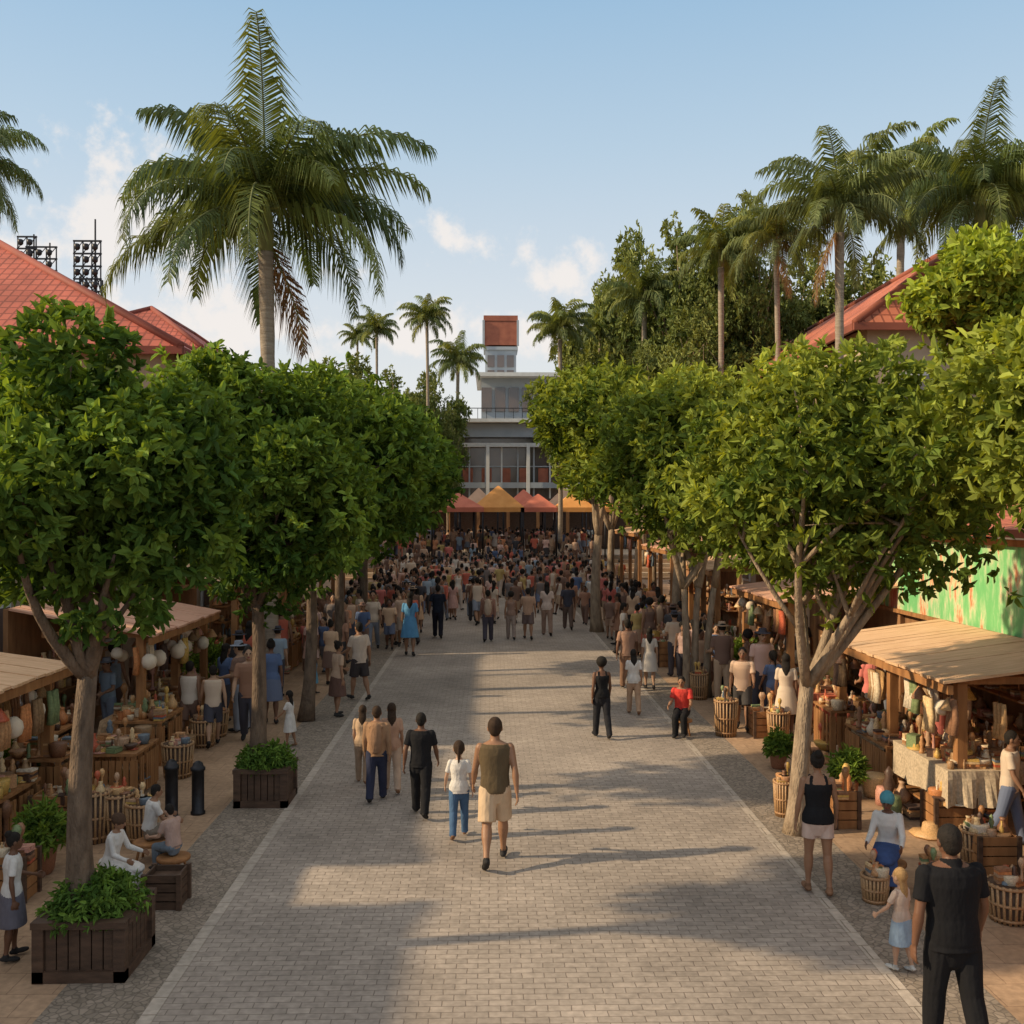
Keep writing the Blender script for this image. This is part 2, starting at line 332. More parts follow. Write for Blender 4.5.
def tree(name,base,fork,cc,R,nl=34,lr=.3,ros=70,k=8,LL=.13,W=.055,col=(.05,.1,.018),young=(.12,.19,.03),tr=.13,stems=1,gaps=.0,limbs=None,inner=.12,trunkmat=None,low=.5,rag=.12,lm=None):
    base=np.array(base,float);fork=np.array(fork,float);cc=np.array(cc,float);R=np.array(R,float)
    tb=MB(); bm=trunkmat or M['bark']
    ends=[]
    for s in range(stems):
        off=rng.normal(size=3)*.12*(stems>1); off[2]=0
        pts=curvepts(base+off,fork+off*1.5,9,.04,0); rr=np.linspace(tr*1.0,tr*.68,9)*(1 if stems==1 else .6); rr[0]*=1.35; rr[1]*=1.1
        tb.tube(pts,list(rr),bm,n=12); ends.append(fork+off*1.5)
    lobes=[]
    for i in range(nl):
        ph=i*2.399963+rng.uniform(-.4,.4); zz=1-2*(i+.5)/nl; zz=np.clip(zz+rng.uniform(-.15,.15),-.95,.97)
        q=math.sqrt(1-zz*zz); rad=rng.uniform(.55,.92) if i%5 else rng.uniform(.15,.5)
        if zz<-.55: rad*=.9
        lobes.append((cc+R*np.array([q*math.cos(ph),q*math.sin(ph),zz])*rad, rng.uniform(.55,1.35)*lr*R.mean(),zz))
    nlb=limbs or max(6,nl//3)
    idx=rng.permutation(nl)[:nlb]
    for q_,j in enumerate(idx):
        c=lobes[j][0]; e=ends[j%len(ends)]
        if q_<6:
            pts=curvepts(e-np.array([0,0,.1]),c,8,.08,-.05); tb.tube(pts,list(np.linspace(tr*.55,tr*.1,8)),bm,n=7); 
            if q_==0: mains=[]
            mains.append(pts)
        else:
            mp_=min(mains,key=lambda P_: np.linalg.norm(np.array(P_[5])-c)); st=np.array(mp_[rng.integers(2,5)])
            pts=curvepts(st,c,7,.1,-.03); tb.tube(pts,list(np.linspace(tr*.28,tr*.06,7)),bm,n=6)
        for q in range(2):
            c2=lobes[rng.integers(nl)][0]
            if np.linalg.norm(c2-c)<R.mean()*1.0:
                tb.tube(curvepts(pts[4],c2,6,.08,0),list(np.linspace(tr*.18,tr*.04,6)),bm,n=5)
    Cs=[];Ds=[];Co=[]
    col=np.array(col);young=np.array(young)
    for (c,r,zz) in lobes:
        if rng.random()<gaps: continue
        n=int(ros*(r/(lr*R.mean()))**2*(1 if zz>-.3 else low))
        d=rng.normal(size=(n,3)); d/=np.linalg.norm(d,axis=1,keepdims=True)
        rr=r*(1-inner*2*rng.random((n,1))**1.5)*np.where(rng.random((n,1))<.2,1.35,1)
        p=c+d*rr*np.array([1,1,.8])
        p+=rng.normal(size=(n,3))*r*rag
        Cs.append(p); Ds.append(d*.7+ (p-cc)/R*.5)
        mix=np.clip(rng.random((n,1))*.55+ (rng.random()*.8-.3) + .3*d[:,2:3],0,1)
        Co.append(col*(1-mix)+young*mix)
    C=np.concatenate(Cs);D=np.concatenate(Ds);D/=np.linalg.norm(D,axis=1,keepdims=True)+1e-6;Co=np.concatenate(Co)
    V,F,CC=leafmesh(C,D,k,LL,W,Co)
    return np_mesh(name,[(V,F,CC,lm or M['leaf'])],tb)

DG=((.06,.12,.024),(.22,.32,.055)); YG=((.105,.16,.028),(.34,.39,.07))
BD=M['barkd']
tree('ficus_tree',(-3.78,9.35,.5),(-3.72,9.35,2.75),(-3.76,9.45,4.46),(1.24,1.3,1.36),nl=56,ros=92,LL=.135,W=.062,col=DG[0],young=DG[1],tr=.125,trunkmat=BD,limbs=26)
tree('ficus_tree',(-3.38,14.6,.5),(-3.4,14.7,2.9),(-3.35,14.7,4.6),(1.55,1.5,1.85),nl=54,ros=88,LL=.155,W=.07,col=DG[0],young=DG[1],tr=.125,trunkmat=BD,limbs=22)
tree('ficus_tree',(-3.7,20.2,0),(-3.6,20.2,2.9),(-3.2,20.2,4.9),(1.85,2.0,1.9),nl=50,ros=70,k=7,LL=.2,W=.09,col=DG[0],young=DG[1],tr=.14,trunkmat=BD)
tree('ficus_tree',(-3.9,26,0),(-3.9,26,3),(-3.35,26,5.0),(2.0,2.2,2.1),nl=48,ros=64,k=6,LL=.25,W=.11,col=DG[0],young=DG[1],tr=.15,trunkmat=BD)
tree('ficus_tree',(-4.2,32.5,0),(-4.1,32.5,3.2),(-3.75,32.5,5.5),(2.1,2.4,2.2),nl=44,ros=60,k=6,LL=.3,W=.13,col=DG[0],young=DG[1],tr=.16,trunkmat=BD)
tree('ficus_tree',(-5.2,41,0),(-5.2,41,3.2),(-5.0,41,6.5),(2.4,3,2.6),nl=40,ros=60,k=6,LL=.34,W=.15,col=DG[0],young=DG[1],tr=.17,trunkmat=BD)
# right row
tree('ficus_tree',(4.0,13.0,0),(4.15,13.0,2.0),(4.55,12.9,4.7),(2.2,2.1,1.6),nl=68,lr=.27,ros=86,LL=.15,W=.068,col=YG[0],young=YG[1],tr=.135,limbs=28)
tree('ficus_tree',(6.7,8.6,0),(6.5,8.7,3.0),(5.75,8.9,5.15),(1.35,1.5,1.0),nl=46,ros=84,LL=.145,W=.066,col=YG[0],young=YG[1],tr=.12)
tree('ficus_tree',(4.65,22.5,0),(4.7,22.5,2.6),(4.45,22.5,5.1),(1.95,2.0,2.0),nl=50,ros=70,k=7,LL=.21,W=.095,col=YG[0],young=YG[1],tr=.16,stems=3)
tree('ficus_tree',(3.75,35,0),(3.8,35,3.4),(4.05,35,6.9),(2.4,2.7,2.5),nl=48,ros=65,k=6,LL=.3,W=.13,col=YG[0],young=YG[1],tr=.2)
tree('ficus_tree',(5.3,28,0),(5.3,28,3),(5.6,28,6.3),(2.0,2.4,2.0),nl=40,ros=60,k=6,LL=.28,W=.12,col=YG[0],young=YG[1],tr=.16)
tree('ficus_tree',(5.6,46,0),(5.6,46,3.4),(5.6,46,7.6),(3.0,3,3.0),nl=40,ros=60,k=6,LL=.38,W=.17,col=YG[0],young=YG[1],tr=.2)
tree('almond_tree',(11.2,22,0),(11.2,22,6.5),(11.3,22,8.7),(1.7,1.6,1.6),nl=36,ros=60,k=7,LL=.25,W=.12,col=(.16,.24,.035),young=(.36,.43,.07),tr=.15)
LF=M['leaf_far']
bgA=tree('tropical_tree',(0,0,0),(0,0,7),(0,0,11.5),(5,5,5.2),nl=64,lr=.2,ros=80,k=6,LL=.34,W=.16,col=(.1,.14,.04),young=(.26,.29,.09),tr=.28,gaps=.1,limbs=34,lm=LF,rag=.2)
bgB=tree('tropical_tree',(0,0,0),(0,0,8),(0,0,12.5),(4.4,4.4,6.4),nl=60,lr=.18,ros=70,k=6,LL=.34,W=.16,col=(.105,.145,.045),young=(.26,.29,.1),tr=.28,gaps=.16,limbs=38,lm=LF,rag=.22)
def inst(src,name,loc,s=1,rz=0):
    o=bpy.data.objects.new(name,src.data); COL.objects.link(o); o.location=loc; o.scale=(s,s,s) if not isinstance(s,tuple) else s; o.rotation_euler=(0,0,rz); return o
first={bgA:True,bgB:True}
def place(src,px,top,Y,wscale=1):
    X=(px-490)*Y/1000; z=H+(512-top)*Y/1000; hgt=17.2 if src is bgA else 19.4
    s=z/hgt
    if first[src]:
        src.location=(X,Y,0); src.scale=(s*wscale,s*wscale,s); first[src]=False; return
    inst(src,'tropical_tree',(X,Y,0),(s*wscale,s*wscale,s),random.uniform(0,6))
for (s,px,top,Y,ws) in ((bgB,690,200,52,.7),(bgB,742,182,48,.6),(bgA,638,222,60,.55),(bgA,610,290,66,.7),(bgB,800,230,58,.8),(bgA,870,250,56,.9),(bgB,960,240,54,.9),(bgA,1060,240,50,1),(bgA,700,300,46,.8),(bgA,575,345,80,.7),(bgB,655,335,46,.65),
                      (bgA,350,350,70,.8),(bgB,400,360,74,.8),(bgA,432,366,84,.6),(bgA,300,372,64,1),(bgA,250,380,64,1),(bgA,180,385,66,1.1),(bgA,90,395,66,1.1),(bgB,0,380,66,1.1),(bgA,565,378,118,.7),(bgA,405,392,58,.7),(bgB,447,402,76,.55)):
    place(s,px,top,Y,ws)

# ------------------------------------------------------------------ palms (crown at the mesh origin, trunk running down)
def palm(name,nf=24,FL=3.5,nl=70,tr=.16,th=16,col=(.085,.125,.05),dead=3,lw=.06,LLn=1.05,top=80):
    tb=MB(); zs=np.linspace(-th,0,40)
    tb.tube([(.12*math.sin(z*.15),0.05*math.sin(z*.2),z) for z in zs],[tr*(1.0+.12*math.sin(z*.35)+(.03 if i%2 else -.03)) for i,z in enumerate(zs)],M['bark2'],n=12)
    tb.tube([(0,0,-.1),(0,0,.4),(0,0,.9),(0,0,1.2)],[tr*.95,tr*1.05,tr*.75,tr*.3],M['shaft'],n=12)
    V=[];F=[];Cc=[];o=0
    for i in range(nf+dead):
        isd=i>=nf
        az=i*2.39996+rng.uniform(-.3,.3)
        e0=math.radians(top-(top+12)*(i/nf)) if not isd else math.radians(-65)
        e0+=rng.uniform(-.12,.12)
        L_=FL*rng.uniform(.82,1.12)*(.8 if isd else 1)
        curve=rng.uniform(1.3,2.0) if not isd else .5
        p=np.array([0,0,.85 if not isd else .3]); ns=14; P=[p.copy()];Dd=[]
        e=e0
        for s in range(ns):
            d=np.array([math.cos(az)*math.cos(e),math.sin(az)*math.cos(e),math.sin(e)]); Dd.append(d)
            p=p+d*L_/ns; P.append(p.copy()); e-=curve/ns*(.35+1.5*s/ns); e=max(e,-1.5)
        tb.tube([tuple(q) for q in P],list(np.linspace(.035,.008,ns+1)*FL/3.5),M['shaft'],n=4)
        base=np.array(col)*rng.uniform(.75,1.3) if not isd else np.array([.24,.14,.07])
        if not isd and rng.random()<.3: base=base*np.array([1.5,1.3,.9])
        for q in range(nl):
            t=.08+.92*q/(nl-1); s=min(int(t*ns),ns-1); pos=P[s]+(P[s+1]-P[s])*(t*ns-s if t<1 else 1); d=Dd[s]
            sd=np.cross(d,[0,0,1]); sd/=np.linalg.norm(sd)+1e-6; upv=np.cross(sd,d)
            ll=LLn*(math.sin(min(1,t)**.55*math.pi*.93+.1)*.8+.2)*rng.uniform(.72,1.18)
            ll=max(ll,.25)*FL/3.5
            for sg in (-1,1):
                dd=sd*sg*.75+d*.6+upv*rng.uniform(-.35,.3)+np.array([0,0,-.15]); dd/=np.linalg.norm(dd)
                a=pos; mid=pos+dd*ll*.4; dr=dd*.55+d*.1+np.array([0,0,-.9]); dr/=np.linalg.norm(dr); tip=mid+dr*ll*.65
                wv=d*lw*FL/3.5*.5
                V+= [a-wv*.6,a+wv*.6,mid+wv,mid-wv,tip]; F.append((o,o+1,o+2,o+3)); F.append((o+3,o+2,o+4,o+4)); o+=5
                c=base*rng.uniform(.7,1.35); Cc+=[c]*5
    V=np.array(V);Cc=np.array(Cc);Fa=np.array(F); Q=Fa[0::2]; T=Fa[1::2,:3]
    return np_mesh(name,[(V,Q,Cc,M['palm']),(np.zeros((0,3)),T-len(V),np.zeros((0,3)),M['palm'])],tb)
p1=palm('royal_palm_tree',nf=28,nl=96,tr=.15,dead=1,lw=.045,col=(.105,.15,.065),top=76,LLn=1.15); p2=palm('royal_palm_tree',nf=22,nl=64,dead=1,lw=.065,LLn=1.15,col=(.13,.165,.07)); p3=palm('royal_palm_tree',nf=22,nl=44,dead=0,lw=.1,LLn=1.1,tr=.17,col=(.13,.17,.07))
used=set()
def pinst(src,px,cy,Y,rpx,rz):
    f=rpx*Y/1000/3.15; z=H+(512-cy)*Y/1000-.9*f; X=(px-490)*Y/1000
    if src.name in used: o=bpy.data.objects.new('royal_palm_tree',src.data); COL.objects.link(o)
    else: o=src; used.add(src.name)
    o.location=(X,Y,z); o.scale=(f,f,f); o.rotation_euler=(0,0,rz)
for a in ((p1,267,208,23,160,2.4),(p1,-45,165,24,95,1.3),(p2,842,205,29,92,.7),(p1,985,195,30,105,2.0),(p3,722,250,44,58,1),(p2,778,238,40,58,3.0),(p3,645,298,52,50,.3),(p3,560,328,56,40,1.7),(p3,427,318,58,31,2.2),(p3,377,330,66,27,4),(p3,458,362,86,34,5),(p2,1045,200,36,80,5),(p3,905,190,42,75,5.5),(p3,358,338,75,20,.4),(p3,600,330,60,30,2)):
    pinst(*a)

# ------------------------------------------------------------------ planters
def shrub(c,rx,ry,h,n,LL,W,col,young,droop=.2):
    p=rng.normal(size=(n,3)); p/=np.linalg.norm(p,axis=1,keepdims=True); p[:,2]=abs(p[:,2])
    C=np.array(c)+p*np.array([rx,ry,h])*rng.uniform(.6,1.05,(n,1)); mix=rng.random((n,1))
    V,F,CC=leafmesh(C,p,7,LL,W,np.array(col)*(1-mix)+np.array(young)*mix,droop=droop); return (V,F,CC,M['leaf'])
def planter(x,y,wd,hh):
    e=empty('wooden_planter',(x,y,0)); b=MB(); h2=wd/2
    for s in (-1,1):
        for k in range(6):
            pw=(wd-.16)/6; t=-h2+.08+pw*(k+.5)
            b.box((t,s*(h2-.035),hh*.5),(pw-.012,.035,hh-.14),M['wood_d']); b.box((s*(h2-.035),t,hh*.5),(.035,pw-.012,hh-.14),M['wood_d'])
        for s2 in (-1,1): b.box((s*(h2-.03),s2*(h2-.03),hh*.5-.004),(.1,.1,hh-.01),M['wood_d'])
        b.box((0,s*(h2-.02),hh-.03),(wd+.06,.1,.06),M['wood_d']); b.box((s*(h2-.02),0,hh-.032),(.1,wd-.1,.06),M['wood_d'])
        b.box((0,s*(h2-.02),.06),(wd+.04,.08,.1),M['wood_d']); b.box((s*(h2-.02),0,.058),(.08,wd-.08,.1),M['wood_d'])
    b.obj('panels',e); b2=MB(); b2.box((0,0,hh-.1),(wd-.1,wd-.1,.05),M['soil']); b2.obj('soil',e)
    np_mesh('planter_greenery',[shrub((0,0,hh-.05),h2*1.1,h2*1.1,.34,420,.085,.026,(.07,.14,.03),(.18,.29,.055),.4)],parent=e)
planter(-3.66,9.38,.78,.55); planter(-3.25,14.6,.72,.55)
def potplant(x,y,s):
    b=MB(); b.lathe((x,y,0),[(.13*s,0),(.17*s,.05*s),(.2*s,.3*s),(.22*s,.36*s),(.19*s,.37*s)],M['goods'],(.3,.13,.07),14)
    np_mesh('potted_plant',[shrub((x,y,.4*s),.28*s,.28*s,.45*s,130,.16*s,.035,(.09,.16,.03),(.22,.32,.06))],b)
for (px,py,s) in ((45,870,.9),(190,650,1.5),(850,800,.8),(210,700,1.5),(745,690,1.4),(780,770,.7),(30,790,1.1),(655,650,1.5)):
    x,y=G(px,py); potplant(x,y,s)

# ------------------------------------------------------------------ goods
PROF=[[(.05,0),(.09,.06),(.1,.12),(.05,.2),(.035,.25),(.05,.28)],[(.04,0),(.1,.05),(.13,.1),(.12,.105)],[(.1,0),(.12,.1),(.13,.18),(.125,.19)],
      [(.03,0),(.03,.16),(.012,.2),(.012,.26)],[(.06,0),(.05,.04),(.03,.12),(.055,.2),(.03,.26),(.04,.3),(.005,.35)],[(.07,0),(.07,.12),(.06,.14),(.06,.16)],[(.15,0),(.16,.015),(.07,.02),(.06,.09),(.03,.1)],[(.05,0),(.06,.03),(.025,.08),(.02,.3),(.05,.36),(.06,.42),(.03,.48)]]
PAL=[(.5,.25,.1),(.38,.18,.07),(.6,.36,.16),(.22,.1,.05),(.09,.05,.035),(.7,.5,.27),(.5,.11,.05),(.66,.54,.38),(.4,.24,.12),(.55,.22,.08),(.52,.28,.13),(.28,.17,.085),(.68,.58,.45),(.35,.18,.09),(.6,.38,.1),(.45,.28,.17),(.14,.18,.22),(.55,.27,.2),(.2,.26,.12),(.3,.15,.08)]
def item(b,x,y,z,s=1):
    c=random.choice(PAL); t=random.random(); s*=.78
    if t<.72: b.lathe((x,y,z),[(r*s,q*s) for r,q in random.choice(PROF)],M['goods'],c,9)
    elif t<.87:
        w_,d_,h_=random.uniform(.08,.2)*s,random.uniform(.08,.2)*s,random.uniform(.05,.2)*s
        b.box((x,y,z+h_/2),(w_,d_,h_),M['goods'],c,random.uniform(0,3)); b.box((x,y,z+h_+.008),(w_*.9,d_*.9,.015),M['goods'],tuple(q*.6 for q in c),random.uniform(0,3))
    else:
        for k in range(random.randint(2,6)): b.box((x,y,z+.015+k*.031),(.22*s,.16*s,.028),M['fabric'],random.choice(PAL),random.uniform(-.2,.2))
def table(e,b,g,x,y,wx,wy,h=.75,dens=26):
    b.box((x,y,h-.02),(wx,wy,.04),M['wood'])
    for sx_ in (-1,1):
        for sy_ in (-1,1): b.box((x+sx_*(wx/2-.05),y+sy_*(wy/2-.05),(h-.04)/2),(.06,.06,h-.04),M['wood'])
    b.box((x,y,.2),(wx-.14,wy-.14,.03),M['wood'])
    if random.random()<.4:
        c=random.choice([(.42,.2,.1),(.5,.34,.2),(.35,.17,.08),(.5,.4,.28),(.42,.12,.07)])
        per=[]
        def edge(p,q,n_):
            for i in range(n_): per.append((p[0]+(q[0]-p[0])*i/n_,p[1]+(q[1]-p[1])*i/n_))
        ax,ay=wx/2+.02,wy/2+.02; edge((x-ax,y-ay),(x+ax,y-ay),14); edge((x+ax,y-ay),(x+ax,y+ay),18); edge((x+ax,y+ay),(x-ax,y+ay),14); edge((x-ax,y+ay),(x-ax,y-ay),18)
        n_=len(per); vs=[]; fs=[]; dz=random.uniform(.25,.6)
        for j,(zz,am) in enumerate(((h+.006,0),(h-.1,.012),(h-dz,.035))):
            for i,(a_,b_) in enumerate(per):
                k_=1+am*2*math.sin(i*1.3+j)+am; vs.append((x+(a_-x)*k_,y+(b_-y)*k_,zz+(.02*math.sin(i*.7) if j==2 else 0)))
        for j in range(2):
            for i in range(n_): fs.append((j*n_+i,j*n_+(i+1)%n_,(j+1)*n_+(i+1)%n_,(j+1)*n_+i))
        fs.append(tuple(range(n_))); g.add(vs,fs,M['fabric'],c)
    else:
        ns=max(3,int(wy/.09))
        for k in range(ns):
            for s in (-1,1):
                if random.random()<.85: b.box((x+s*(wx/2-.012),y-wy/2+(k+.5)*wy/ns,h*.5-.02),(.02,wy/ns-.02,h-.16),M['wood'])
        ns=max(3,int(wx/.09))
        for k in range(ns): b.box((x-wx/2+(k+.5)*wx/ns,y-wy/2+.012,h*.5-.02),(wx/ns-.02,.02,h-.16),M['wood'])
    for i in range(int(dens*wx*wy)):
        item(g,x+random.uniform(-.5,.5)*(wx-.1),y+random.uniform(-.5,.5)*(wy-.1),h+.006,random.uniform(.55,1.35))
    for i in range(int(8*wx*wy)):
        item(g,x+random.uniform(-.45,.45)*wx,y+random.uniform(-.45,.45)*wy,.215,random.uniform(.8,1.2))
def lantern(g,x,y,z,s):
    g.tube([(x,y,z+.3*s),(x,y,z+.3*s+.12)],[.004,.004],M['metal'],n=4)
    g.lathe((x,y,z),[(.05*s,0),(.12*s,.05*s),(.145*s,.14*s),(.13*s,.23*s),(.06*s,.3*s)],M['lamp'],(1,1,1),14)
def stall(side,Y0,Y1,xe=5.85,xb=8.0,ze=2.02,zb=2.3,roofmat=None,far=False):
    e=empty('market_stall',(0,0,0)); s=side; b=MB(); rm=roofmat or M['wood_l']
    n=int((Y1-Y0)/.24)
    for k in range(n):
        y0=Y0+(Y1-Y0)*k/n; y1=Y0+(Y1-Y0)*(k+1)/n-.008; dz=random.uniform(-.006,.006); th=.035; ex=random.uniform(-.03,.03)
        pts=[(s*(xe+ex),y0,ze+dz),(s*xb,y0,zb+dz),(s*xb,y1,zb+dz),(s*(xe+ex),y1,ze+dz)]; pts+=[(p[0],p[1],p[2]-th) for p in pts]
        f=[(0,1,2,3),(7,6,5,4),(0,4,5,1),(1,5,6,2),(2,6,7,3),(3,7,4,0)]
        b.add(pts,f,rm)
    b.obj('roof',e); b=MB()
    b.box((s*(xe+.07),(Y0+Y1)/2,ze-.11),(.07,Y1-Y0-.06,.12),M['wood'])
    for yy in (Y0+.25,(Y0+Y1)/2,Y1-.25):
        b.box((s*(xe+.3),yy,(ze-.06)/2),(.13,.13,ze-.06),M['wood']); b.box((s*(xe+1.1),yy,ze-.02),(1.7,.08,.1),M['wood'])
        b.box((s*(xe+.3),yy,.06),(.2,.2,.12),M['wood_d'])
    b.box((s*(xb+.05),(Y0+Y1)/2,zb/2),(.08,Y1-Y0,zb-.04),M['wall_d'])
    b.obj('frame',e)
    b=MB(); g=MB()
    ym=Y0
    while ym<Y1-.8:
        L_=random.uniform(1.2,1.8); table(e,b,g,s*(xe+.55+random.uniform(-.15,.1)),ym+L_/2+.1,.8,min(L_,Y1-ym),random.choice((.7,.78,.85)),54 if not far else 22); ym+=L_+.25
    for sh in (.5,1.0,1.45):
        b.box((s*(xb-.2),(Y0+Y1)/2,sh),(.34,Y1-Y0-.1,.03),M['wood'])
        for i in range(int((Y1-Y0)*(9 if not far else 4))): item(g,s*(xb-.2)+random.uniform(-.1,.1),random.uniform(Y0+.1,Y1-.1),sh+.016,random.uniform(.8,1.3))
    for i in range(int((Y1-Y0)*4)): item(g,s*(xe-.1+random.uniform(-.25,.2)),random.uniform(Y0,Y1),.012,random.uniform(1.0,2.4))
    if s<0 and not far:
        for i in range(int((Y1-Y0)/.75)): lantern(g,s*(xe+.15+.1*(i%2)),Y0+.3+i*.75+random.uniform(-.1,.1),ze-.6-random.uniform(0,.14),random.uniform(.65,.95))
    for i in range(int((Y1-Y0)*(6 if not far else 2))):
        yy=random.uniform(Y0+.1,Y1-.1); xx=s*(xe+random.choice((.12,.35,.8))); zz=ze-.16; ln=random.uniform(.05,.2); c=random.choice(PAL)
        g.tube([(xx,yy,zz),(xx,yy,zz-ln)],[.004,.004],M['metal'],n=4)
        t=random.random()
        if t<.12: g.lathe((xx,yy,zz-ln-.2),[(.03,0),(.09,.04),(.11,.1),(.08,.17),(.03,.2)],M['lamp'],(1,1,1),10)
        elif t<.5: g.lathe((xx,yy,zz-ln-.16),[(.12,0),(.11,.02),(.06,.1),(.02,.16)],M['goods'],c,10)
        else:
            for q in range(3): g.tube([(xx+random.uniform(-.02,.02),yy+(q-1)*.08,zz-ln),(xx+.02,yy+(q-1)*.085,zz-ln-.25),(xx,yy+(q-1)*.09,zz-ln-.46)],[.035,.045,.05],M['fabric'],c,7)
    b.obj('tables',e); g.obj('goods',e)
TC=noisy('salmon_canvas',(.72,.41,.28),(.6,.33,.22),scale=2)
stall(1,12.7,17.6); stall(1,19.6,23.6,5.7,8.1,2.45,2.75,TC); stall(1,26,30,5.7,8,2.7,3.1,far=True); stall(1,32,37,5.6,8,3.0,3.5,TC,far=True); stall(1,39,45,5.6,8.4,3.4,3.9,far=True); stall(1,6.5,10.8,6.0,8,2.0,2.3)
stall(-1,9.6,14.4,5.9,8,2.05,2.35); stall(-1,16.8,21,5.6,8,2.15,2.6,TC); stall(-1,23,27.5,5.6,8,2.5,2.9,far=True); stall(-1,29,34,5.7,8,2.8,3.2,TC,far=True); stall(-1,36,42,5.8,8,3.2,3.7,far=True); stall(-1,4.5,8.4,5.9,8,2.0,2.3)
def basket(x,y,r,h):
    b=MB(); n=22
    b.lathe((x,y,.0),[(r*.75,0),(r*.8,.02),(r*.97,h*.97),(r*.9,h*.97)],M['wood_d'],(1,1,1),18)
    for k in range(n):
        a=2*math.pi*k/n; b.tube([(x+math.cos(a)*r*.8,y+math.sin(a)*r*.8,.01),(x+math.cos(a)*r*.92,y+math.sin(a)*r*.92,h*.5),(x+math.cos(a)*r,y+math.sin(a)*r,h)],[.016]*3,M['goods'],(.45,.27,.13),5)
    for zz in (.12,.5,.95):
        rr=r*(.82+.2*zz); b.tube([(x+math.cos(a)*rr,y+math.sin(a)*rr,h*zz) for a in np.linspace(0,2*math.pi,19)],[.018]*19,M['goods'],(.38,.21,.1),5)
    for i in range(16):
        a=random.uniform(0,6.28); q=random.uniform(0,r*.6); item(b,x+math.cos(a)*q,y+math.sin(a)*q,h*.9,.8)
    b.obj('wicker_basket')
for (px,py,r,h) in ((727,737,.22,.7),(700,700,.2,.6),(780,742,.2,.55),(938,905,.17,.32),(1015,925,.22,.4),(160,740,.28,.5),(60,830,.25,.5),(120,835,.24,.6),(98,838,.22,.66),(145,838,.2,.5),(840,700,.25,.5),(985,870,.22,.45),(75,790,.3,.5),(215,735,.28,.5),(878,905,.14,.3),(786,818,.14,.5),(205,745,.22,.5),(180,775,.24,.55)):
    x,y=G(px,py); basket(x,y,r,h)
def crate(px,py,w_,d_,h_,n=10,name='wooden_crate',g=None):
    x,y=G(px,py); y+=d_/2; b=MB(); g=g or M['wood']
    for k in range(4):
        z=h_*(k+.5)/4
        for s in (-1,1):
            b.box((x,y+s*(d_/2-.01),z),(w_,.02,h_/4-.015),g); b.box((x+s*(w_/2-.01),y,z),(.02,d_-.04,h_/4-.015),g)
    for s in (-1,1):
        for t in (-1,1): b.box((x+s*(w_/2+.004),y+t*(d_/2+.004),h_/2),(.05,.05,h_+.01),M['wood_d'])
    b.box((x,y,h_*.8),(w_-.05,d_-.05,.02),g)
    for i in range(n): item(b,x+random.uniform(-.4,.4)*w_,y+random.uniform(-.4,.4)*d_,h_*.81,1.1)
    b.obj(name)
crate(55,840,.5,.4,.6,14); crate(164,908,.36,.33,.38,0,'dark_wooden_box',M['wood_d']); crate(770,740,.5,.5,.5,14); crate(765,715,.6,.5,.5,14); crate(850,832,.3,.3,.5,8); crate(230,715,.5,.4,.55,12); crate(670,668,.6,.6,.7,14)
crate(1005,880,.45,.4,.45,16); crate(10,900,.4,.35,.5,10); crate(960,840,.5,.4,.5,16)
def dtable(px,py,wx,wy,h=.75,dens=66):
    x,y=G(px,py); e=empty('display_table',(0,0,0)); b=MB(); g=MB(); table(e,b,g,x,y+wy/2,wx,wy,h,dens); b.obj('frame',e); g.obj('goods',e)
dtable(30,780,.9,1.2); dtable(140,765,.8,1.2); dtable(915,790,.8,1.4); dtable(1010,820,.8,1.2); dtable(830,735,.7,1.6); dtable(985,790,.9,1.2); dtable(660,665,.6,1.4); dtable(280,670,.7,1.5); dtable(225,700,.8,1.5); dtable(745,680,.7,1.5); dtable(640,640,.8,2); dtable(115,800,.7,1.0,.7)
def bollard(px,py,h):
    x,y=G(px,py); b=MB(); b.lathe((x,y,0),[(.1,0),(.1,.04),(.085,.05),(.085,h-.12),(.1,h-.11),(.1,h-.07),(.08,h-.06),(.065,h-.01),(.02,h+.02)],M['metal'],(1,1,1),16); b.obj('bollard')
bollard(174,817,.8); bollard(200,812,.72)

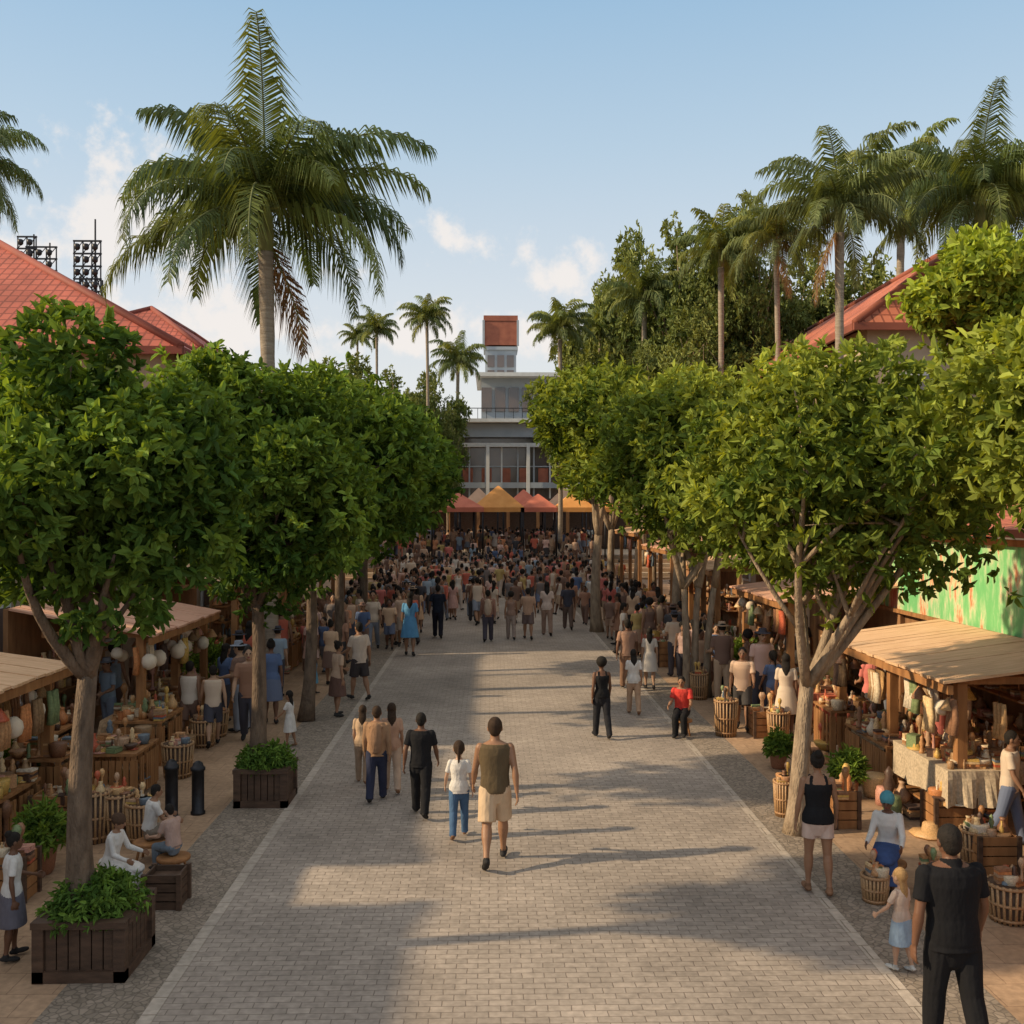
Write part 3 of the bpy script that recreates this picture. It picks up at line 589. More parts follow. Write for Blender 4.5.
# ------------------------------------------------------------------ buildings
def hip(x0,x1,y0,y1,ze,rp0,rp1,ov=.5):
    A=Vector((x0-ov,y0-ov,ze));B=Vector((x1+ov,y0-ov,ze));C=Vector((x1+ov,y1+ov,ze));D=Vector((x0-ov,y1+ov,ze));P=Vector(rp0);Q=Vector(rp1)
    return [(A,B,P),(B,C,Q,P),(C,D,Q),(D,A,P,Q)]
def roofobj(name,polys,mat,parent,th=.12):
    me=bpy.data.meshes.new(name); vs=[];fs=[];uvs=[]
    for pl in polys:
        o=len(vs); n=(pl[1]-pl[0]).cross(pl[2]-pl[0]).normalized(); u=(pl[1]-pl[0]).normalized(); v=n.cross(u)
        vs+=[tuple(p) for p in pl]; fs.append(tuple(range(o,o+len(pl)))); uvs+=[((p-pl[0]).dot(u),(p-pl[0]).dot(v)) for p in pl]
    me.from_pydata(vs,[],fs); me.materials.append(mat); ul=me.uv_layers.new(name='UVMap')
    for i,uv in enumerate(uvs): ul.data[i].uv=uv
    o=bpy.data.objects.new(name,me); COL.objects.link(o); o.parent=parent
    md=o.modifiers.new('s','SOLIDIFY'); md.thickness=th; md.offset=-1
    b=MB(); seen=set()
    for pl in polys:
        for i in range(len(pl)):
            a,c=pl[i],pl[(i+1)%len(pl)]
            if abs(a.z-c.z)<1e-4 and min(a.z,c.z)<max(p.z for p in pl)-1e-3: continue
            key=tuple(sorted([tuple(round(q,2) for q in a),tuple(round(q,2) for q in c)]))
            if key in seen: continue
            seen.add(key); b.tube([tuple(a+Vector((0,0,.02))),tuple(c+Vector((0,0,.02)))],[.12,.12],mat,n=8)
    b.obj('ridge_caps',parent)
def house(name,x0,x1,y0,y1,ze,rp0,rp1,wallmat,roofmat,ov=.6,win=True):
    e=empty(name,(0,0,0)); b=MB(); b.box(((x0+x1)/2,(y0+y1)/2,ze/2),(x1-x0,y1-y0,ze-.02),wallmat); b.obj('walls',e)
    b=MB()
    if win:
        for lv in range(1,int(ze/3.0)+1):
            z=lv*3-1.2
            for k in range(int((x1-x0)/2.6)):
                x=x0+1.4+k*2.6; b.box((x,y0-.02,z),(1.2,.08,1.4),M['white']); b.box((x,y0-.05,z),(1.0,.08,1.2),M['glass']); b.box((x,y0-.1,z),(.05,.03,1.2),M['white']); b.box((x,y0-.08,z-.75),(1.4,.2,.08),M['white'])
            for k in range(int((y1-y0)/2.6)):
                y=y0+1.4+k*2.6
                for xs,sg in ((x0,-1),(x1,1)): b.box((xs+sg*.02,y,z),(.08,1.2,1.4),M['white']); b.box((xs+sg*.05,y,z),(.08,1.0,1.2),M['glass'])
        b.obj('windows',e)
    roofobj('roof',hip(x0,x1,y0,y1,ze,rp0,rp1,ov),roofmat,e)
    b=MB(); b.box(((x0+x1)/2,y0-ov,ze-.1),(x1-x0+2*ov+.1,.12,.22),roofmat); b.box((x1+ov,(y0+y1)/2,ze-.1),(.12,y1-y0+2*ov-.14,.22),roofmat); b.box((x0-ov,(y0+y1)/2,ze-.1),(.12,y1-y0+2*ov-.14,.22),roofmat); b.obj('eaves',e)
house('red_roof_building',-26,-9.2,28.6,48,8.8,(-17.0,34.5,13.5),(-17.0,42,13.5),M['plaster'],M['tile'])
house('red_roof_building',-22,-13.9,47,60,11.8,(-16.8,50,14.3),(-16.8,57,14.3),M['plaster'],M['tile'])
house('tiled_roof_building',11.6,19.5,30.5,58,9.9,(15.6,33,13.1),(15.6,54,13.1),M['plaster'],M['tile2'])
house('tiled_roof_building',18.2,27,26.5,36,9.6,(22.5,29.5,12.2),(22.5,33,12.2),M['plaster'],M['tile2'])
for (a,c,hh) in ((-14,9.2,5.4),(11.3,16.1,5.3),(17.3,27.8,5.7)):  # hidden halls added to shade the street; gaps between them let sun streaks through
    house('added_shade_hall',-14,-9.2,a,c,hh*.8,(-11.6,a+1.5,hh+.2),(-11.6,c-1.5,hh+.2),M['plaster'],M['tile'],.4)
e=empty('added_shade_hall',(0,0,0)); b=MB()
b.box((10.2,14.5,1.7),(4,22,3.4),M['wall_d']); b.obj('walls',e)
b=MB(); b.box((8.13,16.6,2.97),(.09,12.5,1.38),M['mural']); b.obj('green_fascia',e)
b=MB(); b.box((8.06,16.6,3.72),(.12,12.7,.1),M['wood']); b.box((8.06,16.6,2.25),(.1,12.7,.07),M['wood']); b.obj('fascia_battens',e)
roofobj('roof',[(Vector((7.7,3.4,3.82)),Vector((7.7,25.8,3.82)),Vector((12.6,25.8,4.6)),Vector((12.6,3.4,4.6)))],M['tile2'],e)
# central modern building
e=empty('modern_pavilion_building',(0,0,0)); b=MB(); Yb=90
b.box((1,Yb+8,5.5),(26,15.5,11),M['glass']); b.obj('glazed_hall',e); b=MB()
b.box((1,Yb-.2,11.5),(27,1.2,1.2),M['grey']); b.box((1,Yb-.6,12.3),(28,2.4,.3),M['white']); b.box((1,Yb-.4,10.2),(27,.5,.35),M['white'])
b.box((1,Yb-.3,6.6),(27,.5,.5),M['grey'])
for k in range(19): b.box((-12+k*1.45,Yb+.1,5.2),(.14,.34,10.2),M['white' if k%3==0 else 'grey'])
for z in (3.4,8.3): b.box((1,Yb+.12,z),(26,.2,.1),M['grey'])
for k in range(7): b.box((-11+k*3.6,Yb-.9,5.2),(.3,.3,10.3),M['white'])
b.obj('facade_frame',e); b=MB()
for k in range(14): b.box((-10.5+k*1.7,Yb+.16,7.5),(.9,.12,1.3),M['brick'])
b.obj('red_panels',e)
b=MB(); b.box((4.2,Yb+7,14.7),(10,9,3.8),M['grey']); b.box((4.2,Yb+6.5,16.75),(11,11,.35),M['white'])
for k in range(8): b.box((-.3+k*1.25,Yb+2.4,14.6),(.95,.1,2.2),M['glass'])
for k in range(26): b.box((-7.5+k*.8,Yb-.4,12.95),(.05,.05,1.0),M['metal'])
b.box((2.5,Yb-.4,13.5),(20.5,.07,.07),M['metal']); b.obj('upper_storey',e)
b=MB(); b.box((1.0,Yb+5,15.5),(2.9,3,8),M['grey']); b.box((1.0,Yb+5,20.9),(3.1,3.2,2.2),M['brick']); b.box((1.0,Yb+5,22.3),(3.2,3.3,.5),M['brick']); b.box((1.0,Yb+5,19.5),(3.2,3.3,.3),M['grey'])
for k in range(3):
    for j in range(2): b.box((.1+k*.9,Yb+3.45,16.9+j*1.4),(.65,.1,1.1),M['glass'])
for s in (-1,1): b.box((1.0+s*1.6,Yb+3.3,20.9),(.2,.2,2.4),M['grey'])
b.obj('tower',e)
def tent(x,y,w_,z0,z1,mat):
    e=empty('market_tent',(x,y,0)); b=MB(); h=w_/2
    rings=[(1,z0-.3),(1,z0),(.6,z0+(z1-z0)*.42),(.25,z0+(z1-z0)*.78),(.03,z1)]
    vs=[];fs=[]
    for r,z in rings:
        for k in range(8):
            a=[(-1,-1),(0,-1.0),(1,-1),(1,0),(1,1),(0,1),(-1,1),(-1,0)][k]; vs.append((a[0]*h*r,a[1]*h*r,z))
    for i in range(len(rings)-1):
        for k in range(8): fs.append((i*8+k,i*8+(k+1)%8,(i+1)*8+(k+1)%8,(i+1)*8+k))
    b.add(vs,fs,mat); b.obj('canopy',e); b=MB()
    for s in (-1,1):
        for t in (-1,1): b.tube([(s*h*.96,t*h*.96,1.0),(s*h*.96,t*h*.96,z0)],[.05,.05],M['metal'],n=8)
    b.obj('poles',e)
TR=noisy('red_canvas',(.68,.22,.14),(.58,.17,.11),scale=2); TO=noisy('orange_canvas',(.8,.38,.12),(.7,.31,.09),scale=2); TT=noisy('tan_canvas',(.66,.44,.3),(.55,.36,.24),scale=2)
for (x,y,w_,z1,m_) in ((-2.1,66,3.4,5.45,TR),(.55,67,3.4,5.95,TO),(3.2,66.5,2.4,5.4,TR),(-5.0,66.8,2.6,5.6,TT),(5.6,67,2.6,5.6,TO),(-8,66.5,2.8,5.6,TR),(9,67,3,5.6,TO),(-.8,71,2.8,5.9,TT),(2.4,71.5,3,5.8,TR),(-3.9,71.6,3,6.0,TO),(5.3,71.5,3,5.9,TT)): tent(x,y,w_,4.5,z1,m_)
e=empty('covered_arcade',(0,0,0)); b=MB(); b.box((0,80,3.2),(36,4,3.6),M['wood_d']); b.box((0,77.8,5.1),(37,1.5,.3),M['wood_d'])
for k in range(16): b.box((-17+k*2.3,77.2,3.2),(.25,.25,3.6),M['wood'])
b.obj('hall',e)
def mast(px,Y,top,arms,rows,spire):
    X=(px-490)*Y/1000; z=H+(512-top)*Y/1000; e=empty('floodlight_tower',(X,Y,0)); b=MB(); w_=.45
    for s in (-1,1):
        for t in (-1,1): b.box((s*w_,t*w_,z/2-1),(.1,.1,z-2),M['metal'])
    k=0; zz=1
    while zz<z-3:
        for t in (-1,1):
            b.tube([(-w_*(-1)**k,t*w_,zz),(w_*(-1)**k,t*w_,zz+1.2)],[.04,.04],M['metal'],n=4); b.tube([(t*w_,-w_*(-1)**k,zz),(t*w_,w_*(-1)**k,zz+1.2)],[.04,.04],M['metal'],n=4)
        k+=1; zz+=1.2
    b.tube([(arms*.3,0,z-3),(arms*.3,0,z+spire)],[.07,.05],M['metal'],n=6)
    hh=.72
    for a in range(rows+1):
        b.box((0,-.55,z-rows*hh+a*hh),(arms*2+.1,.1,.09),M['metal'])
        if a<rows:
            nn=int(arms*2/.5)
            for i in range(nn+1):
                x=-arms+i*arms*2/nn; b.box((x,-.55,z-rows*hh+a*hh+hh/2),(.06,.07,hh),M['metal'])
                if i<nn: b.tube([(x,-.56,z-rows*hh+a*hh),(x+arms*2/nn,-.56,z-rows*hh+(a+1)*hh)],[.03,.03],M['metal'],n=4); b.lathe((x+.25,-.75,z-rows*hh+a*hh+.15),[(.08,0),(.17,.1),(.18,.3),(.1,.36)],M['metal'],n=8)
    b.obj('lattice',e)
mast(95,58,246,.75,4,1.4); mast(50,62,252,.9,3,.4); mast(36,62,242,.55,2,.3)

# ------------------------------------------------------------------ people
def rings_loft(V,F,T,tag,rings,n=14):
    o=len(V)
    for c,u,w_ in rings:
        for k in range(n):
            a=2*math.pi*k/n; V.append(c+u*math.cos(a)+w_*math.sin(a))
    m=len(rings)
    for i in range(m-1):
        for k in range(n):
            k2=(k+1)%n; F.append((o+i*n+k,o+i*n+k2,o+(i+1)*n+k2,o+(i+1)*n+k)); T.append(tag)
    V.append(rings[0][0]); V.append(rings[-1][0]); a0=o+m*n
    for k in range(n):
        k2=(k+1)%n; F.append((a0,o+k2,o+k)); T.append(tag); F.append((a0+1,o+(m-1)*n+k,o+(m-1)*n+k2)); T.append(tag)
def limb(V,F,T,tag,p0,p1,rad,flat=False,ry=1.0,ref=Vector((1,0,0)),n=14):
    p0=Vector(p0);p1=Vector(p1); d=(p1-p0).normalized()
    if abs(d.dot(ref))>.95: ref=Vector((0,1,0))
    u=(ref-d*ref.dot(d)).normalized(); w_=d.cross(u); m=len(rad); R=[]
    if not flat:
        r=rad[0]; R.append((p0-d*r*.97,u*r*.25,w_*r*.25*ry)); R.append((p0-d*r*.7,u*r*.72,w_*r*.72*ry))
    for i,r in enumerate(rad):
        R.append((p0.lerp(p1,i/(m-1)),u*r,w_*r*ry))
    if not flat:
        r=rad[-1]; R.append((p1+d*r*.7,u*r*.72,w_*r*.72*ry)); R.append((p1+d*r*.97,u*r*.25,w_*r*.25*ry))
    rings_loft(V,F,T,tag,R,n)
def ell(V,F,T,tag,c,r,n=16,m=10):
    c=Vector(c); R=[]
    for i in range(m+1):
        a=-math.pi/2+math.pi*(i+.0)/m; a=max(min(a,1.5),-1.5)
        R.append((c+Vector((0,0,r[2]*math.sin(a))),Vector((r[0]*math.cos(a),0,0)),Vector((0,r[1]*math.cos(a),0))))
    rings_loft(V,F,T,tag,R,n)
SK,HR,TP,BT,SH,EY,LP,XT=range(8)
def person(sex='m',top='shirt',bottom='pants',hair='short',armL=(10,8),armR=(-10,8),elL=15,elR=15,legL=(10,5),legR=(-12,12),lean=2,head=1.0,bag=None,sit=False,fat=1.0,vox=.011):
    V=[];F=[];T=[]
    fem=sex=='f'; head*=1.07
    if fem: tr=[(.84,.15,.11),(.90,.172,.125),(.97,.168,.12),(1.08,.125,.092),(1.18,.132,.097),(1.29,.152,.115),(1.38,.155,.1),(1.43,.125,.08),(1.47,.058,.054)]; shx=.158; arm=.04; leg=.08
    else: tr=[(.84,.145,.108),(.90,.162,.118),(.97,.165,.115),(1.08,.155,.105),(1.2,.17,.112),(1.32,.188,.12),(1.40,.188,.11),(1.445,.145,.09),(1.485,.066,.06)]; shx=.185; arm=.046; leg=.087
    tr=[(z,a*fat,b_*fat) for z,a,b_ in tr]
    X=Vector((1,0,0));Yv=Vector((0,1,0))
    def tor(tag,z0,z1,off):
        rs=[]
        zs=[z for z,_,_ in tr if z0<z<z1]; zs=[z0]+zs+[z1]
        for z in zs:
            a=np.interp(z,[q[0] for q in tr],[q[1] for q in tr]); b_=np.interp(z,[q[0] for q in tr],[q[2] for q in tr])
            rs.append((Vector((0,0,z)),X*(a+off),Yv*(b_+off)))
        rings_loft(V,F,T,tag,rs,22)
    tor(SK,.84,1.485,0)
    limb(V,F,T,SK,(0,-.008,1.44),(0,.012,1.54),[.066,.058,.056] if not fem else [.052,.046,.045])
    hs=head; hc=Vector((0,.018,1.622+(hs-1)*.1))
    ell(V,F,T,SK,hc,(.074*hs,.092*hs,.108*hs)); ell(V,F,T,SK,hc+Vector((0,.028,-.062))*hs,(.052*hs,.06*hs,.05*hs))
    limb(V,F,T,SK,hc+Vector((0,.09,.01))*hs,hc+Vector((0,.108,-.022))*hs,[.009*hs,.015*hs],n=8)
    for s in (-1,1):
        ell(V,F,T,SK,hc+Vector((s*.078,-.005,-.01))*hs,(.012*hs,.02*hs,.032*hs),8,6)
        ell(V,F,T,EY,hc+Vector((s*.03,.083,.012))*hs,(.014*hs,.012*hs,.009*hs),8,6)
    ell(V,F,T,LP,hc+Vector((0,.087,-.052))*hs,(.024*hs,.01*hs,.009*hs),8,6)
    ell(V,F,T,HR,hc+Vector((0,-.018,.026))*hs,(.084*hs,.094*hs,.1*hs))
    if hair in('short','polo'): ell(V,F,T,HR,hc+Vector((0,-.045,-.012))*hs,(.072*hs,.06*hs,.078*hs))
    if hair=='afro': ell(V,F,T,HR,hc+Vector((0,-.03,.04))*hs,(.115*hs,.115*hs,.115*hs))
    if hair=='bun': ell(V,F,T,HR,hc+Vector((0,-.04,0))*hs,(.07*hs,.06*hs,.08*hs)); ell(V,F,T,HR,hc+Vector((0,-.08,.1))*hs,(.05*hs,.05*hs,.05*hs))
    if hair=='long': limb(V,F,T,HR,hc+Vector((0,-.04,0))*hs,(0,-.105,1.33),[.08*hs,.085,.09,.075,.045],ry=.5)
    if hair=='pony': limb(V,F,T,HR,hc+Vector((0,-.09,.05))*hs,(0,-.14,1.42),[.03,.035,.03,.015]); ell(V,F,T,HR,hc+Vector((0,-.045,-.012))*hs,(.072*hs,.06*hs,.07*hs))
    if hair=='scarf': ell(V,F,T,XT,hc+Vector((0,-.02,.04))*hs,(.1*hs,.115*hs,.105*hs)); ell(V,F,T,XT,hc+Vector((0,-.09,.07))*hs,(.06,.05,.05))
    if hair=='hat': limb(V,F,T,XT,hc+Vector((0,0,.045))*hs,hc+Vector((0,0,.06))*hs,[.17,.165],flat=True,n=24); limb(V,F,T,XT,hc+Vector((0,0,.05))*hs,hc+Vector((0,0,.14))*hs,[.095,.08],flat=True,n=20)
    for s,(sw,ab),elb in ((-1,armL,elL),(1,armR,elR)):
        a=math.radians(sw);b_=math.radians(ab); S0=Vector((s*shx*fat,0,1.40)); d=Vector((s*math.sin(b_),math.sin(a)*math.cos(b_),-math.cos(a)*math.cos(b_)))
        E=S0+d*.285; a2=a+math.radians(elb); b2=b_*.4; d2=Vector((s*math.sin(b2),math.sin(a2)*math.cos(b2),-math.cos(a2)*math.cos(b2))); Wr=E+d2*.25
        k=arm/.047
        limb(V,F,T,SK,S0,E,[.055*k,.053*k,.047*k,.042*k,.038*k]); limb(V,F,T,SK,E,Wr,[.039*k,.043*k,.037*k,.029*k,.025*k])
        side=Vector((-s,0,0)); fw=d2.cross(side)
        if fw.y<0: fw=-fw
        hk=.92 if fem else 1.0
        limb(V,F,T,SK,Wr,Wr+d2*.085*hk,[.024,.036,.038],ry=.42,ref=fw)
        for j,(oy,fl) in enumerate(((-.036,.058),(-.013,.07),(.011,.076),(.035,.066))):
            q0=Wr+d2*.085*hk+fw*oy; q1=q0+(d2+fw*oy*3+side*.25).normalized()*fl*.55*hk; q2=q1+(d2+side*.8).normalized()*fl*.5*hk
            limb(V,F,T,SK,q0-d2*.01,q1,[.0095,.009],n=8); limb(V,F,T,SK,q1,q2,[.009,.0075],n=8)
        t0=Wr+d2*.03+fw*.026; t1=t0+(d2*.7+fw*.75+side*.2).normalized()*.042; limb(V,F,T,SK,t0,t1,[.013,.011],n=8); limb(V,F,T,SK,t1,t1+(d2+fw*.2+side*.3).normalized()*.03,[.0105,.009],n=8)
        sl=None
        if top in('shirt','polo','dress'): sl=.55
        if top=='long': sl=1
        if sl:
            if sl<1: limb(V,F,T,TP,S0,S0.lerp(E,sl),[.069*k,.067*k,.063*k,.063*k]); limb(V,F,T,TP,S0.lerp(E,.2),S0.lerp(E,sl+.14),[.063*k,.066*k],flat=True)
            else: limb(V,F,T,TP,S0,E,[.069*k,.063*k,.058*k,.055*k]); limb(V,F,T,TP,E,Wr-d2*.01,[.055*k,.052*k,.044*k,.04*k])
    hem=.86 if not sit else .90
    if top in('shirt','polo','long'):
        tor(TP,hem,1.455,.018)
        if not sit: limb(V,F,T,TP,(0,0,hem+.1),(0,0,hem-.02),[.155*fat,.187*fat if fem else .185*fat],flat=True,ry=.74,n=22)
        if top=='polo': limb(V,F,T,TP,(0,-.01,1.44),(0,.0,1.5),[.09,.075],flat=True,n=18)
    elif top=='tank':
        tor(TP,.88,1.36,.014)
        for s in (-1,1):
            for yy in (-1,1): limb(V,F,T,TP,(s*.085,yy*.10,1.32),(s*.085,yy*.055,1.448),[.032,.028,.022],ry=.5)
    elif top=='vest': tor(TP,.87,1.44,.018)
    elif top=='dress':
        tor(TP,.9,1.44,.014); limb(V,F,T,TP,(0,0,1.05),(0,0,.5),[.135,.185,.215,.24,.26],flat=True,ry=.8,n=26)
    if bag=='back':
        limb(V,F,T,XT,(0,-.17,1.0),(0,-.16,1.36),[.11,.13,.125,.1],ry=.6)
        for s in (-1,1): limb(V,F,T,XT,(s*.11,-.12,1.38),(s*.1,.09,1.36),[.022,.022]); 
    LR=Matrix.Rotation(-math.radians(lean),3,'X'); pv=Vector((0,0,.95))
    V[:]=[LR@(v-pv)+pv for v in V]
    k=leg/.083
    for s,(th,kn) in ((-1,legL),(1,legR)):
        t=math.radians(th); Hp=Vector((s*.088*fat,0,.90)); d=Vector((s*.03,math.sin(t),-math.cos(t))).normalized(); K=Hp+d*.42; t2=t-math.radians(kn)
        d2=Vector((s*.01,math.sin(t2),-math.cos(t2))).normalized(); A=K+d2*.40
        limb(V,F,T,SK,Hp,K,[.09*k,.088*k,.078*k,.064*k,.055*k]); limb(V,F,T,SK,K,A,[.054*k,.062*k,.058*k,.043*k,.034*k,.035*k])
        fdir=Vector((s*.12,1,0)).normalized(); pitch=max(-.9,min(.3,(t2)*1.0)) if t2<0 else t2*.6
        if sit: pitch=0
        fd=Vector((fdir.x,fdir.y*math.cos(pitch),math.sin(pitch))).normalized(); dn=Vector((0,fd.z,-fd.y)).normalized()
        hl=A+dn*.045-fd*.035
        limb(V,F,T,SH,hl,hl+fd*.19,[.038,.043,.042,.046,.038],ry=.8,ref=Vector((1,0,0))); limb(V,F,T,SH,A+dn*.0,hl+fd*.05,[.042,.045])
        if bottom=='pants':
            limb(V,F,T,BT,Hp,K,[.106*k,.106*k,.098*k,.087*k,.08*k]); limb(V,F,T,BT,K,A+d2*.005,[.08*k,.08*k,.076*k,.069*k,.066*k]); limb(V,F,T,BT,K.lerp(A,.6),A+d2*.03,[.068*k,.07*k],flat=True)
        if bottom=='shorts': limb(V,F,T,BT,Hp,Hp.lerp(K,.55),[.106*k,.107*k,.104*k]); limb(V,F,T,BT,Hp.lerp(K,.2),Hp.lerp(K,.9),[.1*k,.104*k,.106*k],flat=True)
        if bottom=='hot': limb(V,F,T,BT,Hp,Hp.lerp(K,.3),[.103*k,.1*k]); limb(V,F,T,BT,Hp.lerp(K,.1),Hp.lerp(K,.5),[.1*k,.1*k],flat=True)
    if bottom!='none': limb(V,F,T,BT,(0,0,1.02),(0,0,.86),[.158*fat,.176*fat,.17*fat],ry=.72,n=20)
    if bottom=='skirt' and not sit: limb(V,F,T,BT,(0,0,1.04),(0,0,.48),[.14,.19,.215,.235,.25],flat=True,ry=.8,n=26)
    if bottom=='skirt' and sit:
        limb(V,F,T,BT,(0,0,.92),(0,.42,.86),[.2,.2,.2,.18],ry=.5,n=20); limb(V,F,T,BT,(0,.42,.86),(0,.46,.5),[.18,.19,.2,.21],ry=.55,flat=True,n=20)
    mn=min(v.z for v in V)
    V=[v-Vector((0,0,mn)) for v in V]
    me=bpy.data.meshes.new('raw'); me.from_pydata([tuple(v) for v in V],[],F); me.update()
    bv=BVHTree.FromPolygons([tuple(v) for v in V],F)
    o=bpy.data.objects.new('raw',me); COL.objects.link(o)
    md=o.modifiers.new('r','REMESH'); md.mode='VOXEL'; md.voxel_size=vox; md.adaptivity=0
    sm=o.modifiers.new('s','SMOOTH'); sm.factor=.5; sm.iterations=2
    dg=bpy.context.evaluated_depsgraph_get(); ev=o.evaluated_get(dg); nm=bpy.data.meshes.new_from_object(ev)
    bpy.data.objects.remove(o); bpy.data.meshes.remove(me)
    idx=np.zeros(len(nm.polygons),np.int32)
    cen=np.zeros(len(nm.polygons)*3,np.float32); nm.polygons.foreach_get('center',cen); cen=cen.reshape(-1,3)
    fn=bv.find_nearest
    for i in range(len(idx)):
        r=fn(cen[i]); idx[i]=T[r[2]]
    nm.materials.clear()
    for _ in range(8): nm.materials.append(None)
    nm.polygons.foreach_set('material_index',idx); nm.polygons.foreach_set('use_smooth',np.ones(len(idx),bool)); nm.update()
    co=np.zeros(len(nm.vertices)*3,np.float32); nm.vertices.foreach_get('co',co); co=co.reshape(-1,3)
    cn=co[(abs(co[:,0])<.12)&(abs(co[:,1])<.12)]
    return (nm,float(co[:,2].max()),float(cn[:,2].min()) if len(cn) else .4)
def skinm(name,c):
    return noisy(name,c,tuple(q*.88 for q in c),scale=12,rough=.5,bump=.1,bscale=60,dist=.003,spec=.4)
skB=skinm('skin_dark_brown',(.16,.075,.042)); skM=skinm('skin_brown',(.33,.175,.1)); skL=skinm('skin_light',(.52,.32,.22))
hrK=noisy('hair_black',(.02,.015,.012),(.01,.008,.006),scale=30,bump=.6,bscale=90); hrB=noisy('hair_brown',(.05,.028,.016),(.03,.016,.009),scale=30,bump=.6,bscale=90); hrY=noisy('hair_blond',(.45,.28,.12),(.3,.18,.08),scale=30,bump=.6,bscale=90)
shoeK=noisy('shoe_dark',(.03,.028,.028)); shoeT=noisy('shoe_tan',(.3,.16,.09)); shoeW=noisy('shoe_white',(.6,.6,.58)); eye=noisy('eye_dark',(.03,.02,.015),bump=0); lip=noisy('lips',(.3,.09,.08),bump=0)
C_={}
def CL(c):
    k=tuple(c)
    if k not in C_: C_[k]=cloth('cloth_%d'%len(C_),k)
    return C_[k]
BLK=(.02,.02,.022); WHT=(.74,.71,.67)
def setmats(o,ms):
    for i,mt in enumerate(ms): o.material_slots[i].link='OBJECT'; o.material_slots[i].material=mt
def figure(name,px,foot,head_y,P_,skin=skM,hair=hrK,top=BLK,bot=BLK,shoe=shoeK,ext=WHT,rz=0,hscale=None):
    x,y=G(px,foot); m,zt,_=P_
    o=bpy.data.objects.new(name,m); COL.objects.link(o); o.location=(x,y,.012); o.rotation_euler=(0,0,math.radians(rz))
    setmats(o,(skin,hair,CL(top),CL(bot),shoe,eye,lip,CL(ext)))
    s=(hscale or (foot-head_y)*y/1000)/zt
    o.scale=(s,s,s); return o
P={}
P['man_vest']=person('m','vest','shorts','short',armL=(14,12),armR=(-16,12),elL=22,elR=12,legL=(-16,20),legR=(16,4),vox=.008,fat=.97)
P['man_black']=person('m','shirt','pants','short',armL=(-12,14),armR=(14,12),elL=12,elR=20,legL=(14,4),legR=(-14,16),vox=.009)
P['man_polo']=person('m','polo','pants','short',armL=(-6,14),armR=(8,15),elL=14,elR=18,legL=(8,4),legR=(-10,12),lean=3,vox=.007,fat=1.14)
P['girl']=person('f','shirt','pants','pony',armL=(12,16),armR=(-10,14),elL=20,elR=15,legL=(-12,16),legR=(12,4),head=1.22,vox=.009)
P['w_tank']=person('f','tank','hot','bun',armL=(-4,14),armR=(6,12),elL=14,elR=16,legL=(4,2),legR=(-6,8),vox=.007,fat=1.08)
P['w_long']=person('f','shirt','pants','long',armL=(8,8),armR=(-8,8),elL=25,legL=(10,4),legR=(-12,14))
P['m_long']=person('m','long','pants','short',armL=(10,8),armR=(-10,8),legL=(-10,12),legR=(10,3),bag='back')
P['w_dress']=person('f','dress','none','long',armL=(6,8),armR=(-6,10),legL=(6,2),legR=(-8,10))
P['w_skirt']=person('f','shirt','skirt','bun',armL=(15,8),elL=60,armR=(-6,10),legL=(4,2),legR=(-4,4))
P['m_shorts']=person('m','shirt','shorts','short',armL=(20,10),elL=50,armR=(-10,10),legL=(12,4),legR=(-10,12))
P['w_tank2']=person('f','tank','pants','afro',armL=(-10,10),armR=(10,10),legL=(10,3),legR=(-10,14))
P['m_hat']=person('m','shirt','pants','hat',armL=(10,10),elL=70,armR=(0,8),legL=(2,2),legR=(-3,3))
P['sit_scarf']=person('f','long','skirt','scarf',armL=(35,12),elL=50,armR=(30,12),elR=55,legL=(75,80),legR=(72,78),lean=12,sit=True,vox=.009)
P['sit']=person('m','shirt','pants','short',armL=(30,10),elL=60,armR=(35,10),elR=50,legL=(82,85),legR=(78,82),lean=10,sit=True,vox=.009)
P['kid']=person('f','shirt','skirt','long',head=1.3,armL=(20,20),elL=30,armR=(5,14),legL=(5,3),legR=(-6,8),vox=.009)

figure('walking_man',495,864,718,P['man_vest'],skM,hrB,(.13,.095,.055),(.64,.47,.31),shoeK)
figure('walking_girl',459,838,741,P['girl'],skL,hrB,WHT,(.08,.15,.27),shoeT)
figure('walking_man',421,816,713,P['man_black'],skB,hrK,BLK,BLK,shoeK,rz=-4)
figure('walking_woman',363,783,705,P['w_long'],skL,hrB,(.58,.41,.27),(.4,.28,.19),shoeT)
figure('walking_man',377,801,706,P['m_long'],skM,hrB,(.4,.24,.14),(.04,.045,.08),shoeK,ext=(.34,.2,.12))
figure('walking_woman',392,792,703,P['w_long'],skM,hrB,(.52,.32,.22),(.58,.42,.31),shoeT,rz=8)
figure('walking_woman',602,739,657,P['w_tank2'],skB,hrK,BLK,(.03,.03,.035),shoeK,rz=10)
figure('walking_woman',634,715,650,P['w_long'],skM,hrK,WHT,(.5,.33,.22),shoeT)
figure('walking_man',628,690,620,P['man_black'],skB,hrK,(.4,.24,.17),(.25,.15,.1),shoeK)
figure('woman_in_tank_top',820,897,752,P['w_tank'],skM,hrK,BLK,(.66,.5,.42),shoeT,rz=-6)
figure('man_in_black_polo',957,1066,830,P['man_polo'],skB,hrK,(.014,.014,.016),(.015,.015,.017),shoeK,rz=6)
figure('small_child',905,976,872,P['kid'],skL,hrY,(.58,.45,.37),(.3,.4,.52),shoeW,rz=30)
figure('standing_woman',17,955,828,P['w_skirt'],skB,hrK,WHT,(.16,.15,.18),shoeK,rz=-60)
figure('standing_child',291,746,690,P['kid'],skM,hrK,WHT,WHT,shoeT,rz=70)
